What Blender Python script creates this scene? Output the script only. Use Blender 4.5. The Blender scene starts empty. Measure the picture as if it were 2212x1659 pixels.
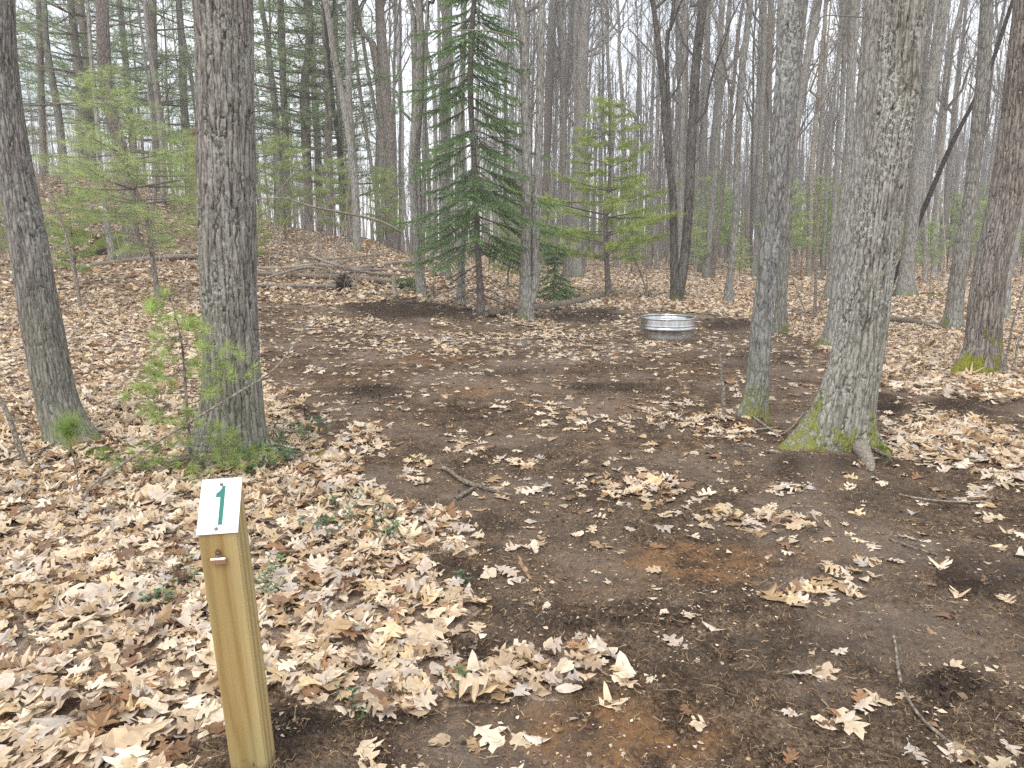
import bpy, math, random
import numpy as np
from mathutils import Vector

# ------------------------------------------------------------------ camera, sky, sun, exposure
sc = bpy.context.scene
COL = sc.collection
PITCH = math.radians(10.8)
CAM_H = 1.42
FPX = 1671.0            # focal length in units of a 2212-wide frame
cam = bpy.data.cameras.new("camera")
cam.sensor_width = 36.0
cam.lens = 36.0 * FPX / 2212.0
cam.clip_start = 0.05
cam.clip_end = 2000.0
cam_o = bpy.data.objects.new("camera", cam)
COL.objects.link(cam_o)
cam_o.location = (0, 0, CAM_H)
cam_o.rotation_euler = (math.pi / 2 - PITCH, 0, 0)
sc.camera = cam_o

SUN_EL, SUN_AZ = math.radians(58), math.radians(200)
world = bpy.data.worlds.new("World")
sc.world = world
world.use_nodes = True
wt = world.node_tree
wt.nodes.clear()
w_out = wt.nodes.new("ShaderNodeOutputWorld")
w_bg1 = wt.nodes.new("ShaderNodeBackground")
w_bg2 = wt.nodes.new("ShaderNodeBackground")
w_mix = wt.nodes.new("ShaderNodeMixShader")
w_sky = wt.nodes.new("ShaderNodeTexSky")
w_sky.sky_type = 'NISHITA'
w_sky.sun_disc = False
w_sky.sun_elevation = SUN_EL
w_sky.sun_rotation = SUN_AZ
w_bg1.inputs[1].default_value = 0.13
w_tc = wt.nodes.new("ShaderNodeTexCoord")
w_map = wt.nodes.new("ShaderNodeMapping")
w_map.inputs['Scale'].default_value = (1.4, 1.4, 4.0)
w_no = wt.nodes.new("ShaderNodeTexNoise")
w_no.inputs['Scale'].default_value = 2.6
w_no.inputs['Detail'].default_value = 6
w_ramp = wt.nodes.new("ShaderNodeValToRGB")
w_ramp.color_ramp.elements[0].position = 0.30
w_ramp.color_ramp.elements[0].color = (0.50, 0.50, 0.50, 1)
w_ramp.color_ramp.elements[1].position = 0.62
w_ramp.color_ramp.elements[1].color = (0.94, 0.94, 0.94, 1)
w_bg2.inputs[0].default_value = (0.97, 0.985, 1.0, 1)     # cloud cover
w_bg2.inputs[1].default_value = 1.08
L = wt.links.new
L(w_sky.outputs[0], w_bg1.inputs[0])
L(w_tc.outputs['Generated'], w_map.inputs[0])
L(w_map.outputs[0], w_no.inputs[0])
L(w_no.outputs[0], w_ramp.inputs[0])
L(w_ramp.outputs[0], w_mix.inputs[0])
L(w_bg1.outputs[0], w_mix.inputs[1])
L(w_bg2.outputs[0], w_mix.inputs[2])
L(w_mix.outputs[0], w_out.inputs[0])

sun = bpy.data.lights.new("sun", 'SUN')
sun.energy = 1.3
sun.angle = math.radians(25)
sun.color = (1.0, 0.95, 0.87)
sun_o = bpy.data.objects.new("sun", sun)
COL.objects.link(sun_o)
# pointed from the same direction as the sky's sun
_sd = Vector((math.sin(SUN_AZ) * math.cos(SUN_EL), math.cos(SUN_AZ) * math.cos(SUN_EL), math.sin(SUN_EL)))
sun_o.rotation_euler = _sd.to_track_quat('Z', 'Y').to_euler()

sc.view_settings.view_transform = 'Standard'
sc.view_settings.look = 'None'
sc.view_settings.gamma = 1.0
sc.view_settings.exposure = 0.78
sc.render.engine = 'CYCLES'
sc.cycles.max_bounces = 5
sc.cycles.diffuse_bounces = 3
sc.cycles.glossy_bounces = 3
sc.cycles.transmission_bounces = 2
sc.cycles.transparent_max_bounces = 4
sc.cycles.use_denoising = False

rng = np.random.default_rng(11)
random.seed(5)

# ------------------------------------------------------------------ noise
_P = np.random.default_rng(3).permutation(512).astype(np.int64)
_P = np.concatenate([_P, _P, _P])
_G = np.random.default_rng(4).normal(size=(512, 3))
_G /= np.linalg.norm(_G, axis=1)[:, None]

def perlin(x, y, z=None):
    x = np.asarray(x, float); y = np.asarray(y, float)
    if z is None:
        z = np.zeros_like(x) + 0.37
    xi = np.floor(x).astype(np.int64); yi = np.floor(y).astype(np.int64); zi = np.floor(z).astype(np.int64)
    xf = x - xi; yf = y - yi; zf = z - zi
    u = xf * xf * xf * (xf * (xf * 6 - 15) + 10)
    v = yf * yf * yf * (yf * (yf * 6 - 15) + 10)
    w = zf * zf * zf * (zf * (zf * 6 - 15) + 10)
    out = 0
    for dx in (0, 1):
        for dy in (0, 1):
            for dz in (0, 1):
                h = _P[_P[_P[(xi + dx) & 511] + ((yi + dy) & 511)] + ((zi + dz) & 511)]
                g = _G[h]
                d = g[..., 0] * (xf - dx) + g[..., 1] * (yf - dy) + g[..., 2] * (zf - dz)
                out = out + d * (u if dx else 1 - u) * (v if dy else 1 - v) * (w if dz else 1 - w)
    return out

def fbm(x, y, z=None, octv=4, gain=0.5):
    o = 0; a = 1.0; s = 1.0
    for k in range(octv):
        o = o + a * perlin(x * s + 17.3 * k, y * s + 5.1 * k, None if z is None else z * s)
        a *= gain; s *= 2.03
    return o

def worley(x, y, period, seed=0):
    """F1 and F2 in 2-D, periodic in x with an integer period."""
    xi = np.floor(x).astype(np.int64); yi = np.floor(y).astype(np.int64)
    f1 = np.full(x.shape, 9.0); f2 = np.full(x.shape, 9.0); cid = np.zeros(x.shape)
    for dx in (-1, 0, 1):
        for dy in (-1, 0, 1):
            cx = xi + dx; cy = yi + dy
            h = _P[_P[(cx % period + seed) & 511] + (cy & 511)]
            px = cx + 0.5 + _G[h, 0] * 0.45; py = cy + 0.5 + _G[h, 1] * 0.45
            d = np.hypot(x - px, y - py)
            new1 = d < f1
            f2 = np.where(new1, f1, np.minimum(f2, d))
            cid = np.where(new1, h, cid)
            f1 = np.where(new1, d, f1)
    return f1, f2, cid / 511.0

def sstep(a, b, x):
    t = np.clip((x - a) / (b - a), 0, 1)
    return t * t * (3 - 2 * t)

# ------------------------------------------------------------------ view geometry: a photo point to a ray, and back
CP, SP = math.cos(PITCH), math.sin(PITCH)

def ray(u, v):
    x = (u - 1106.0) / FPX; y = -(v - 829.5) / FPX
    return np.array([x, CP + y * SP, -SP + y * CP])      # depth 1 along the view axis

def project(x, y, z):
    dz = z - CAM_H
    d = y * CP - dz * SP
    up = y * SP + dz * CP
    d = np.where(d < 0.05, 0.05, d)
    return 1106 + FPX * x / d, 829.5 - FPX * up / d, d

# ------------------------------------------------------------------ terrain
_D = np.array([0, 5, 8, 11, 14, 17, 20, 24, 30, 45, 80, 300.])
_A = np.array([-1.3, -.7, -.5, -.35, -.28, -.2, -.12, -.05, .05, 1.3])
_Z = np.array([
    [0, 0, .05, .30, .60, 1.0, 2.7, 3.4, 3.5, 3.0, 2.0, 2.0],
    [0, 0, .05, .30, .60, 1.0, 2.6, 3.3, 3.4, 3.0, 2.0, 2.0],
    [0, 0, .04, .25, .50, .93, 2.1, 3.1, 3.2, 2.4, 1.0, 1.0],
    [0, 0, .03, .22, .45, .85, 1.45, 2.1, 2.2, 1.2, .0, .0],
    [0, 0, .02, .20, .42, .85, 1.25, 1.6, 1.5, .6, -.6, -.6],
    [0, 0, .02, .16, .38, .90, 1.15, 1.35, 1.1, .3, -.6, -.6],
    [0, 0, .01, .10, .24, .55, .80, .85, .7, .1, -.4, -.4],
    [0, 0, .0, .04, .12, .25, .35, .40, .30, .05, .0, .0],
    [0, 0, 0, 0, 0, 0, 0, 0, 0, 0, 0, 0],
    [0, 0, 0, 0, 0, 0, 0, 0, 0, 0, 0, 0.]])

def base_z(x, y):
    x = np.asarray(x, float); y = np.asarray(y, float)
    r = np.clip(np.maximum(y, 0.0) * 0.9 + 0.1 * np.hypot(x, y), 0, 299)
    a = np.clip(x / np.maximum(np.abs(y), 1.0), -1.29, 1.29)
    i = np.clip(np.searchsorted(_A, a) - 1, 0, len(_A) - 2)
    j = np.clip(np.searchsorted(_D, r, side='right') - 1, 0, len(_D) - 2)
    fa = (a - _A[i]) / (_A[i + 1] - _A[i]); fr = (r - _D[j]) / (_D[j + 1] - _D[j])
    fa = fa * fa * (3 - 2 * fa)
    z = (_Z[i, j] * (1 - fa) * (1 - fr) + _Z[i + 1, j] * fa * (1 - fr) +
         _Z[i, j + 1] * (1 - fa) * fr + _Z[i + 1, j + 1] * fa * fr)
    return np.where(y < 0, z * 0, z)

MOUNDS = []      # (x, y, radius, height): root collars and clod heaps

def ground_z(x, y):
    x = np.asarray(x, float); y = np.asarray(y, float)
    z = base_z(x, y)
    amp = sstep(3, 12, np.hypot(x, y))
    lf = sstep(-.05, -.3, x / np.maximum(y, 1.0))
    z = z + perlin(x * .35, y * .35) * (.03 + .13 * amp * (.2 + .8 * lf)) + perlin(x * 1.3 + 9, y * 1.3) * .025
    for (mx, my, mr, mh) in MOUNDS:
        z = z + mh * np.exp(-((x - mx) ** 2 + (y - my) ** 2) / (mr * mr))
    return z

def hit(u, v, dz=0.0, zf=None):
    """where the photo point (u, v) meets the terrain"""
    d = ray(u, v)
    f = zf or ground_z
    t = np.concatenate([np.arange(1.0, 30, .01), np.arange(30, 120, .1)])
    X = d[0] * t; Y = d[1] * t; Z = CAM_H + d[2] * t
    g = f(X, Y) + dz
    k = np.argmax(Z < g)
    if not (Z < g).any():
        k = np.argmin(Z - g)
    return np.array([X[k], Y[k], g[k]]), t[k]

MOUNDS.append((-.66, 1.74, .30, .085))

# ------------------------------------------------------------------ where litter lies and where soil is bare
CLEAR = np.array([(390, 1720), (430, 1640), (575, 1600), (590, 1490), (650, 1510), (760, 1550), (860, 1540), (1000, 1540),
                  (1190, 1515), (1130, 1455), (1010, 1440), (960, 1390), (1030, 1300), (960, 1240), (940, 1195), (1050, 1180),
                  (1050, 1150), (1000, 1110), (900, 1080), (840, 1070), (780, 1040), (720, 970), (650, 905), (610, 860),
                  (575, 800), (560, 720), (552, 645), (700, 640), (900, 650), (1010, 668), (1110, 698), (1200, 672),
                  (1400, 668), (1600, 690), (1700, 712), (1780, 760), (1850, 830), (1950, 850), (2212, 880), (2600, 900),
                  (2600, 3500), (390, 3500)], float)
PATCH = [(1180, 1420, 130, 75, .9), (1290, 1450, 90, 30, .6), (1370, 1050, 115, 42, .8), (1100, 1000, 60, 20, .7),
         (1700, 1130, 90, 25, .7), (1590, 1105, 60, 20, .7), (1790, 1255, 100, 38, .9), (1700, 1300, 60, 22, .7),
         (1100, 1240, 70, 26, .55), (900, 1010, 40, 30, .8), (1870, 1540, 55, 45, .45), (1800, 1600, 80, 30, .35),
         (950, 1620, 60, 30, .4), (1080, 1640, 60, 40, .5), (1300, 920, 160, 26, .4), (1460, 900, 120, 36, .75),
         (1560, 930, 70, 26, .55), (1250, 745, 330, 34, .30), (1420, 712, 80, 16, .5), (1330, 690, 160, 14, .6),
         (1720, 1062, 60, 25, .6), (2070, 960, 190, 62, 1.0), (2110, 1090, 60, 45, .5), (1950, 890, 110, 34, .5),
         (2150, 1180, 60, 30, .35), (1150, 1560, 80, 30, .2), (1000, 745, 260, 30, .35), (720, 700, 140, 26, .5),
         (850, 735, 140, 20, .45), (1160, 712, 60, 22, .8), (1000, 960, 60, 20, .2), (1240, 890, 60, 14, .35),
         (780, 950, 60, 30, .6), (700, 900, 60, 25, .4), (1460, 1400, 50, 16, .3), (1480, 1090, 60, 30, .35),
         (1340, 1375, 45, 22, .3), (2190, 1000, 100, 60, .8), (1130, 1080, 70, 14, .3)]

def in_poly(u, v, poly):
    c = np.zeros(u.shape, bool)
    n = len(poly)
    for i in range(n):
        x1, y1 = poly[i]; x2, y2 = poly[(i + 1) % n]
        if y1 == y2:
            continue
        c ^= ((y1 > v) != (y2 > v)) & (u < (x2 - x1) * (v - y1) / (y2 - y1) + x1)
    return c

def litter(x, y, z=None):
    """share of the ground hidden by leaves, 0 to 1"""
    x = np.asarray(x, float); y = np.asarray(y, float)
    z = base_z(x, y) if z is None else z
    wx = x + perlin(x * 2.1, y * 2.1, x * 0 + 3.3) * .16 + perlin(x * 7, y * 7, x * 0 + 1.3) * .07
    wy = y + perlin(x * 2.1, y * 2.1, x * 0 + 7.7) * (.2 + y * .01) + perlin(x * 7, y * 7, x * 0 + 5.3) * .07
    u, v, d = project(wx, np.maximum(wy, .6), z)
    ins = in_poly(u, v, CLEAR)
    dens = np.where(ins, 0.035, 1.0)
    p = np.zeros_like(dens)
    for (cx, cy, rx, ry, q) in PATCH:
        e = ((u - cx) / rx) ** 2 + ((v - cy) / ry) ** 2
        p = np.maximum(p, q * .8 * sstep(1.3, .1, e))
    n = perlin(x * 1.7, y * 1.7, x * 0 + 9.1)
    dens = np.where(ins, np.clip(dens + p * (1.0 + n) + .08 * sstep(.0, .35, n) + .16 * sstep(980, 700, v) * (.5 + 1.4 * np.clip(n + .3, 0, 1)), 0, 1), dens)
    dens = np.where(ins, dens * (1 - .8 * np.clip(ellipses(u, v, HUMUS) * (1.2 + 2 * n), 0, 1)), dens)
    far = np.where(v < 655, 1.0 - .75 * sstep(.12, .3, perlin(x * .8 + 4, y * .5, x * 0 + 2.2)) * (x < y * -.02), 0.0)
    dens = np.where(y < .6, np.where(x < -.4, .9, .1), dens)
    return np.maximum(dens, far)

# ------------------------------------------------------------------ mesh helpers
def new_mesh(name, V, F=None, Q=None, mats=(), cols=None, smooth=False, attrs=None):
    """V (n,3); F (m,3) triangles; Q (m,4) quads; cols per-vertex rgb"""
    me = bpy.data.meshes.new(name)
    V = np.asarray(V, np.float32)
    me.vertices.add(len(V))
    me.vertices.foreach_set('co', V.ravel())
    loops = []; tot = []
    if F is not None and len(F):
        F = np.asarray(F, np.int32); loops.append(F.ravel()); tot.append(np.full(len(F), 3, np.int32))
    if Q is not None and len(Q):
        Q = np.asarray(Q, np.int32); loops.append(Q.ravel()); tot.append(np.full(len(Q), 4, np.int32))
    lp = np.concatenate(loops); tt = np.concatenate(tot)
    me.loops.add(len(lp)); me.loops.foreach_set('vertex_index', lp)
    me.polygons.add(len(tt))
    st = np.concatenate([[0], np.cumsum(tt)[:-1]]).astype(np.int32)
    me.polygons.foreach_set('loop_start', st); me.polygons.foreach_set('loop_total', tt)
    me.polygons.foreach_set('use_smooth', np.full(len(tt), bool(smooth)))
    if cols is not None:
        a = me.color_attributes.new('col', 'FLOAT_COLOR', 'POINT')
        c = np.ones((len(V), 4), np.float32); c[:, :3] = cols
        a.data.foreach_set('color', c.ravel())
    for k, val in (attrs or {}).items():
        a = me.attributes.new(k, 'FLOAT', 'POINT'); a.data.foreach_set('value', np.asarray(val, np.float32))
    for m in mats:
        me.materials.append(m)
    me.update(calc_edges=True)
    return me

def link(name, me, parent=None, loc=None):
    o = bpy.data.objects.new(name, me)
    COL.objects.link(o)
    if parent is not None:
        o.parent = parent
    if loc is not None:
        o.location = loc
    return o

def tag(o, label=None, cat=None, group=None, kind=None):
    if label: o['label'] = label
    if cat: o['category'] = cat
    if group: o['group'] = group
    if kind: o['kind'] = kind
    return o

def thing(name, loc, label, cat, group=None):
    o = bpy.data.objects.new(name, None)
    o.empty_display_size = .1
    COL.objects.link(o)
    o.location = loc
    return tag(o, label, cat, group)

class Bag:
    """collects batches of vertices and faces"""
    def __init__(s):
        s.V = []; s.F = []; s.Q = []; s.C = []; s.n = 0
    def add(s, V, F=None, Q=None, C=None):
        V = np.asarray(V).reshape(-1, 3)
        if F is not None and len(F): s.F.append(np.asarray(F).reshape(-1, 3) + s.n)
        if Q is not None and len(Q): s.Q.append(np.asarray(Q).reshape(-1, 4) + s.n)
        s.V.append(V)
        s.C.append(np.broadcast_to(np.asarray(C if C is not None else (1, 1, 1), float), V.shape))
        s.n += len(V)
    def tubes(s, P, R, sides=4, C=None, cap=False):
        """P (N,k,3), R (N,k)"""
        P = np.asarray(P, float); R = np.asarray(R, float)
        if P.ndim == 2:
            P = P[None]; R = R[None]
        N, k, _ = P.shape
        T = np.gradient(P, axis=1)
        T /= np.linalg.norm(T, axis=2, keepdims=True) + 1e-9
        main = P[:, -1] - P[:, 0]
        ref = np.zeros((N, 3))
        ref[np.arange(N), np.argmin(np.abs(main), axis=1)] = 1
        A = np.cross(T, ref[:, None, :]); A /= np.linalg.norm(A, axis=2, keepdims=True) + 1e-9
        B = np.cross(T, A)
        th = np.arange(sides) * 2 * math.pi / sides
        V = (P[:, :, None, :] + R[:, :, None, None] * (A[:, :, None, :] * np.cos(th)[None, None, :, None] +
                                                        B[:, :, None, :] * np.sin(th)[None, None, :, None]))
        base = (np.arange(N) * k * sides)[:, None, None]
        i = np.arange(k - 1)[None, :, None] * sides; j = np.arange(sides)[None, None, :]
        j2 = (j + 1) % sides
        Q = np.stack([base + i + j, base + i + j2, base + i + sides + j2, base + i + sides + j], axis=-1).reshape(-1, 4)
        if C is not None:
            C = np.asarray(C, float)
            if C.ndim == 2:
                C = np.repeat(C, k * sides, axis=0)
        F = None
        VV = V.reshape(-1, 3)
        if cap:
            add = []; FF = []
            for n in range(N):
                for e in (0, k - 1):
                    c = len(VV) + len(add); add.append(P[n, e])
                    for q in range(sides):
                        FF.append((n * k * sides + e * sides + q, n * k * sides + e * sides + (q + 1) % sides, c))
            VV = np.concatenate([VV, np.array(add)]); F = np.array(FF)
            if C is not None and C.ndim == 2:
                C = np.concatenate([C, np.repeat(C[:1], len(add), axis=0)])
        s.add(VV, F, Q, C)
    def mesh(s, name, mats, smooth=False, colors=True, offset=None):
        V = np.concatenate(s.V)
        if offset is not None:
            V = V - np.asarray(offset)
        F = np.concatenate(s.F) if s.F else None
        Q = np.concatenate(s.Q) if s.Q else None
        return new_mesh(name, V, F, Q, mats, np.concatenate(s.C) if colors else None, smooth)

def box_vf(cx, cy, cz, sx, sy, sz):
    V = np.array([(x, y, z) for z in (-1, 1) for y in (-1, 1) for x in (-1, 1)], float) * np.array([sx, sy, sz]) / 2 + np.array([cx, cy, cz])
    Q = [(0, 2, 3, 1), (4, 5, 7, 6), (0, 1, 5, 4), (2, 6, 7, 3), (0, 4, 6, 2), (1, 3, 7, 5)]
    return V, np.array(Q)

def resample(P, n):
    """smooth a polyline with extra columns (n points, Catmull-Rom)"""
    P = np.asarray(P, float)
    seg = np.linalg.norm(np.diff(P[:, :3], axis=0), axis=1)
    s = np.concatenate([[0], np.cumsum(seg)])
    t = np.linspace(0, s[-1], n)
    Pe = np.vstack([2 * P[0] - P[1], P, 2 * P[-1] - P[-2]])
    i = np.clip(np.searchsorted(s, t, side='right') - 1, 0, len(P) - 2)
    f = ((t - s[i]) / (s[i + 1] - s[i]))[:, None]
    p0, p1, p2, p3 = Pe[i], Pe[i + 1], Pe[i + 2], Pe[i + 3]
    return .5 * ((2 * p1) + (-p0 + p2) * f + (2 * p0 - 5 * p1 + 4 * p2 - p3) * f ** 2 + (-p0 + 3 * p1 - 3 * p2 + p3) * f ** 3)

# ------------------------------------------------------------------ materials
def mat(name):
    m = bpy.data.materials.new(name); m.use_nodes = True
    nt = m.node_tree
    b = nt.nodes['Principled BSDF']
    b.inputs['Specular IOR Level'].default_value = 0.25
    return m, nt, b

def N(nt, typ, **kw):
    n = nt.nodes.new(typ)
    for k, v in kw.items():
        if hasattr(n, k):
            setattr(n, k, v)
        else:
            n.inputs[k].default_value = v
    return n

def ramp(nt, fac, stops):
    r = nt.nodes.new('ShaderNodeValToRGB')
    els = r.color_ramp.elements
    while len(els) > 1:
        els.remove(els[-1])
    els[0].position, els[0].color = stops[0][0], (*stops[0][1], 1)
    for p, c in stops[1:]:
        e = els.new(p); e.color = (*c, 1)
    nt.links.new(fac, r.inputs[0])
    return r.outputs[0]

def mixc(nt, fac, a, b, blend='MIX'):
    m = nt.nodes.new('ShaderNodeMix'); m.data_type = 'RGBA'; m.blend_type = blend
    for s_, v in ((0, fac), (6, a), (7, b)):
        if isinstance(v, (int, float)):
            m.inputs[s_].default_value = v
        elif isinstance(v, tuple):
            m.inputs[s_].default_value = (*v, 1)
        else:
            nt.links.new(v, m.inputs[s_])
    return m.outputs[2]

def math_n(nt, op, a, b=None, c=None, clamp=False):
    m = nt.nodes.new('ShaderNodeMath'); m.operation = op; m.use_clamp = clamp
    for i, v in enumerate((a, b, c)):
        if v is None: continue
        if isinstance(v, (int, float)): m.inputs[i].default_value = v
        else: nt.links.new(v, m.inputs[i])
    return m.outputs[0]

def noise(nt, vec, scale, detail=4, rough=.6, dist=0.0):
    n = N(nt, 'ShaderNodeTexNoise', Scale=scale, Detail=detail, Roughness=rough, Distortion=dist)
    nt.links.new(vec, n.inputs['Vector'])
    return n.outputs[0]

def mapping(nt, vec, scale):
    m = nt.nodes.new('ShaderNodeMapping'); m.inputs['Scale'].default_value = scale
    nt.links.new(vec, m.inputs[0])
    return m.outputs[0]

def bark(name, dark, light, lichen=(.46, .48, .43), lich=.5, moss=.3, scale=14., stretch=.16, green=(.10, .12, .03), bump=.6, disp=False, algae=0.0, wob=.5):
    m, nt, b = mat(name)
    tc = nt.nodes.new('ShaderNodeTexCoord')
    oi = nt.nodes.new('ShaderNodeObjectInfo')
    co = tc.outputs['Object']
    off = nt.nodes.new('ShaderNodeVectorMath'); off.operation = 'ADD'
    nt.links.new(co, off.inputs[0]); nt.links.new(oi.outputs['Random'], off.inputs[1])
    co = off.outputs[0]
    st = mapping(nt, co, (scale, scale, scale * stretch))
    warp = noise(nt, mapping(nt, co, (6, 6, 3)), 1.0, 3)
    wv = nt.nodes.new('ShaderNodeVectorMath'); wv.operation = 'ADD'
    nt.links.new(st, wv.inputs[0])
    sc_ = nt.nodes.new('ShaderNodeVectorMath'); sc_.operation = 'SCALE'; sc_.inputs[3].default_value = wob * 2
    nt.links.new(warp, sc_.inputs[0]); nt.links.new(sc_.outputs[0], wv.inputs[1])
    vo = nt.nodes.new('ShaderNodeTexVoronoi'); vo.feature = 'DISTANCE_TO_EDGE'; vo.inputs['Scale'].default_value = 1.0
    nt.links.new(wv.outputs[0], vo.inputs['Vector'])
    fis = math_n(nt, 'MULTIPLY', vo.outputs[0], 4.0, clamp=True)
    n1 = noise(nt, st, 1.6, 5, .7)
    n2 = noise(nt, mapping(nt, co, (2.2, 2.2, .8)), 1.0, 4)
    fine = noise(nt, mapping(nt, co, (90, 90, 40)), 1.0, 3)
    hgt = math_n(nt, 'MULTIPLY_ADD', n1, .7, math_n(nt, 'MULTIPLY', fis, .5))
    hgt = math_n(nt, 'MULTIPLY_ADD', fine, .25, hgt)
    c = ramp(nt, hgt, [(.38, dark), (.62, tuple(.5 * (d + l) for d, l in zip(dark, light))), (.85, light)])
    if disp:
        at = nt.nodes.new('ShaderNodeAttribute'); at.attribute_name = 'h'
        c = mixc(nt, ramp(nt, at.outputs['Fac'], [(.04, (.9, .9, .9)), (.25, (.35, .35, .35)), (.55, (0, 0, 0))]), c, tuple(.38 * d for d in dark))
    flk = noise(nt, mapping(nt, co, (55, 55, 17)), 1.0, 5, .8, .6)
    c = mixc(nt, ramp(nt, flk, [(.42, (1, 1, 1)), (.54, (0, 0, 0))]), c, mixc(nt, 1.0, c, (.58, .57, .56), 'MULTIPLY'))
    c = mixc(nt, ramp(nt, flk, [(.56, (0, 0, 0)), (.66, (.7, .7, .7))]), c, mixc(nt, 1.0, c, (1.5, 1.5, 1.47), 'MULTIPLY'))
    c = mixc(nt, ramp(nt, n2, [(.35, (0, 0, 0)), (.7, (1, 1, 1))]), c, mixc(nt, 1.0, c, (.80, .76, .72), 'MULTIPLY'))
    # lichen crust
    l1 = noise(nt, mapping(nt, co, (3.1, 3.1, 1.9)), 1.0, 2)
    l2 = noise(nt, mapping(nt, co, (45, 45, 36)), 1.0, 3, .7)
    lm = math_n(nt, 'MULTIPLY', ramp(nt, l1, [(.60 - .25 * lich, (0, 0, 0)), (.80 - .2 * lich, (1, 1, 1))]),
                ramp(nt, l2, [(.50, (0, 0, 0)), (.58, (1, 1, 1))]))
    lm = math_n(nt, 'MULTIPLY', lm, min(1, lich * 1.3))
    c = mixc(nt, lm, c, lichen)
    # moss at the foot
    sep = nt.nodes.new('ShaderNodeSeparateXYZ'); nt.links.new(tc.outputs['Object'], sep.inputs[0])
    mz = math_n(nt, 'MULTIPLY_ADD', noise(nt, mapping(nt, co, (7, 7, 4)), 1.0, 5, .75), 2.4, math_n(nt, 'MULTIPLY_ADD', sep.outputs[2], -1.05, -.79))
    mm = ramp(nt, mz, [(.50 - .35 * moss, (0, 0, 0)), (.62 - .35 * moss, (1, 1, 1))])
    mm = math_n(nt, 'MULTIPLY', mm, 1.0 if moss > 0 else 0.0)
    mcol = mixc(nt, ramp(nt, fine, [(.35, (0, 0, 0)), (.65, (1, 1, 1))]), green, (green[0] * 2.3, green[1] * 2.0, green[2] * 1.5))
    c = mixc(nt, mm, c, mcol)
    if algae:
        az = ramp(nt, math_n(nt, 'MULTIPLY_ADD', sep.outputs[2], -.33, math_n(nt, 'MULTIPLY', n2, 1.3)), [(.15, (0, 0, 0)), (.6, (1, 1, 1))])
        c = mixc(nt, math_n(nt, 'MULTIPLY', az, algae), c, mixc(nt, .6, c, (.30, .33, .22)))
    hv = N(nt, 'ShaderNodeHueSaturation', Hue=.5, Saturation=1.0)
    nt.links.new(math_n(nt, 'MULTIPLY_ADD', oi.outputs['Random'], .35, .82), hv.inputs['Value'])
    nt.links.new(c, hv.inputs['Color'])
    nt.links.new(hv.outputs[0], b.inputs['Base Color'])
    b.inputs['Roughness'].default_value = .9
    b.inputs['Specular IOR Level'].default_value = .15
    bp = N(nt, 'ShaderNodeBump', Strength=bump, Distance=.02)
    nt.links.new(math_n(nt, 'MULTIPLY_ADD', mm, .6, math_n(nt, 'MULTIPLY_ADD', lm, .3, hgt)), bp.inputs['Height'])
    nt.links.new(bp.outputs[0], b.inputs['Normal'])
    return m

M = {}
M['oak'] = bark('furrowed_grey_bark', (.13, .118, .105), (.37, .35, .32), lich=.75, moss=.5, scale=30, stretch=.10, disp=True, algae=.35)
M['oak_moss'] = bark('furrowed_bark_mossy_foot', (.12, .11, .095), (.36, .34, .305), lich=1.0, moss=.9, scale=30, stretch=.12, disp=True, green=(.105, .118, .022), algae=.25)
M['oak_brown'] = bark('brown_furrowed_bark', (.115, .10, .088), (.31, .275, .245), lich=.35, moss=.9, scale=30, stretch=.12, disp=True, green=(.105, .118, .022))
M['maple'] = bark('smooth_blue_grey_bark', (.15, .147, .142), (.35, .35, .34), lich=.85, moss=.8, scale=26, stretch=.3, disp=True, green=(.105, .118, .022), algae=.4)
M['maple_plain'] = bark('fine_grey_bark', (.13, .12, .113), (.34, .32, .30), lich=.5, moss=.3, scale=36, stretch=.15, disp=True, algae=.4)
M['grey'] = bark('grey_bark', (.15, .144, .13), (.41, .395, .365), lich=.45, moss=.35, scale=24, stretch=.2, algae=.2)
M['far'] = bark('pale_grey_bark', (.19, .18, .165), (.43, .41, .38), lich=.3, moss=.12, scale=14, stretch=.25, bump=.4)
M['pinebark'] = bark('brown_pine_bark', (.13, .112, .10), (.34, .30, .27), lich=.2, moss=0., scale=22, stretch=.3)
M['dark'] = bark('dark_dead_bark', (.035, .03, .027), (.11, .095, .085), lich=.2, moss=0., scale=40, stretch=.35)
M['birch'] = bark('pale_birch_bark', (.20, .17, .14), (.46, .42, .36), lich=.1, moss=0., scale=7, stretch=3.0)
M['wood'] = bark('weathered_grey_wood', (.20, .175, .145), (.46, .41, .355), lich=.35, moss=0., scale=30, stretch=1.0)
M['log'] = bark('log_bark', (.11, .09, .072), (.34, .29, .235), lich=.4, moss=0., scale=26, stretch=1.0)

def vcol_mat(name, rough=.7, spec=.25, mul=None, trans=0.0, fine=0.0, fscale=60.):
    m, nt, b = mat(name)
    at = nt.nodes.new('ShaderNodeVertexColor'); at.layer_name = 'col'
    c = at.outputs[0]
    if fine:
        tc = nt.nodes.new('ShaderNodeTexCoord')
        n = noise(nt, tc.outputs['Object'], fscale, 4, .65)
        c = mixc(nt, 1.0, c, ramp(nt, n, [(.3, (1 - fine,) * 3), (.7, (1 + fine * .35,) * 3)]), 'MULTIPLY')
    nt.links.new(c, b.inputs['Base Color'])
    b.inputs['Roughness'].default_value = rough
    b.inputs['Specular IOR Level'].default_value = spec
    if trans:
        tr = nt.nodes.new('ShaderNodeBsdfTranslucent'); nt.links.new(c, tr.inputs[0])
        mx = nt.nodes.new('ShaderNodeMixShader'); mx.inputs[0].default_value = trans
        nt.links.new(b.outputs[0], mx.inputs[1]); nt.links.new(tr.outputs[0], mx.inputs[2])
        nt.links.new(mx.outputs[0], nt.nodes['Material Output'].inputs[0])
    return m

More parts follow.
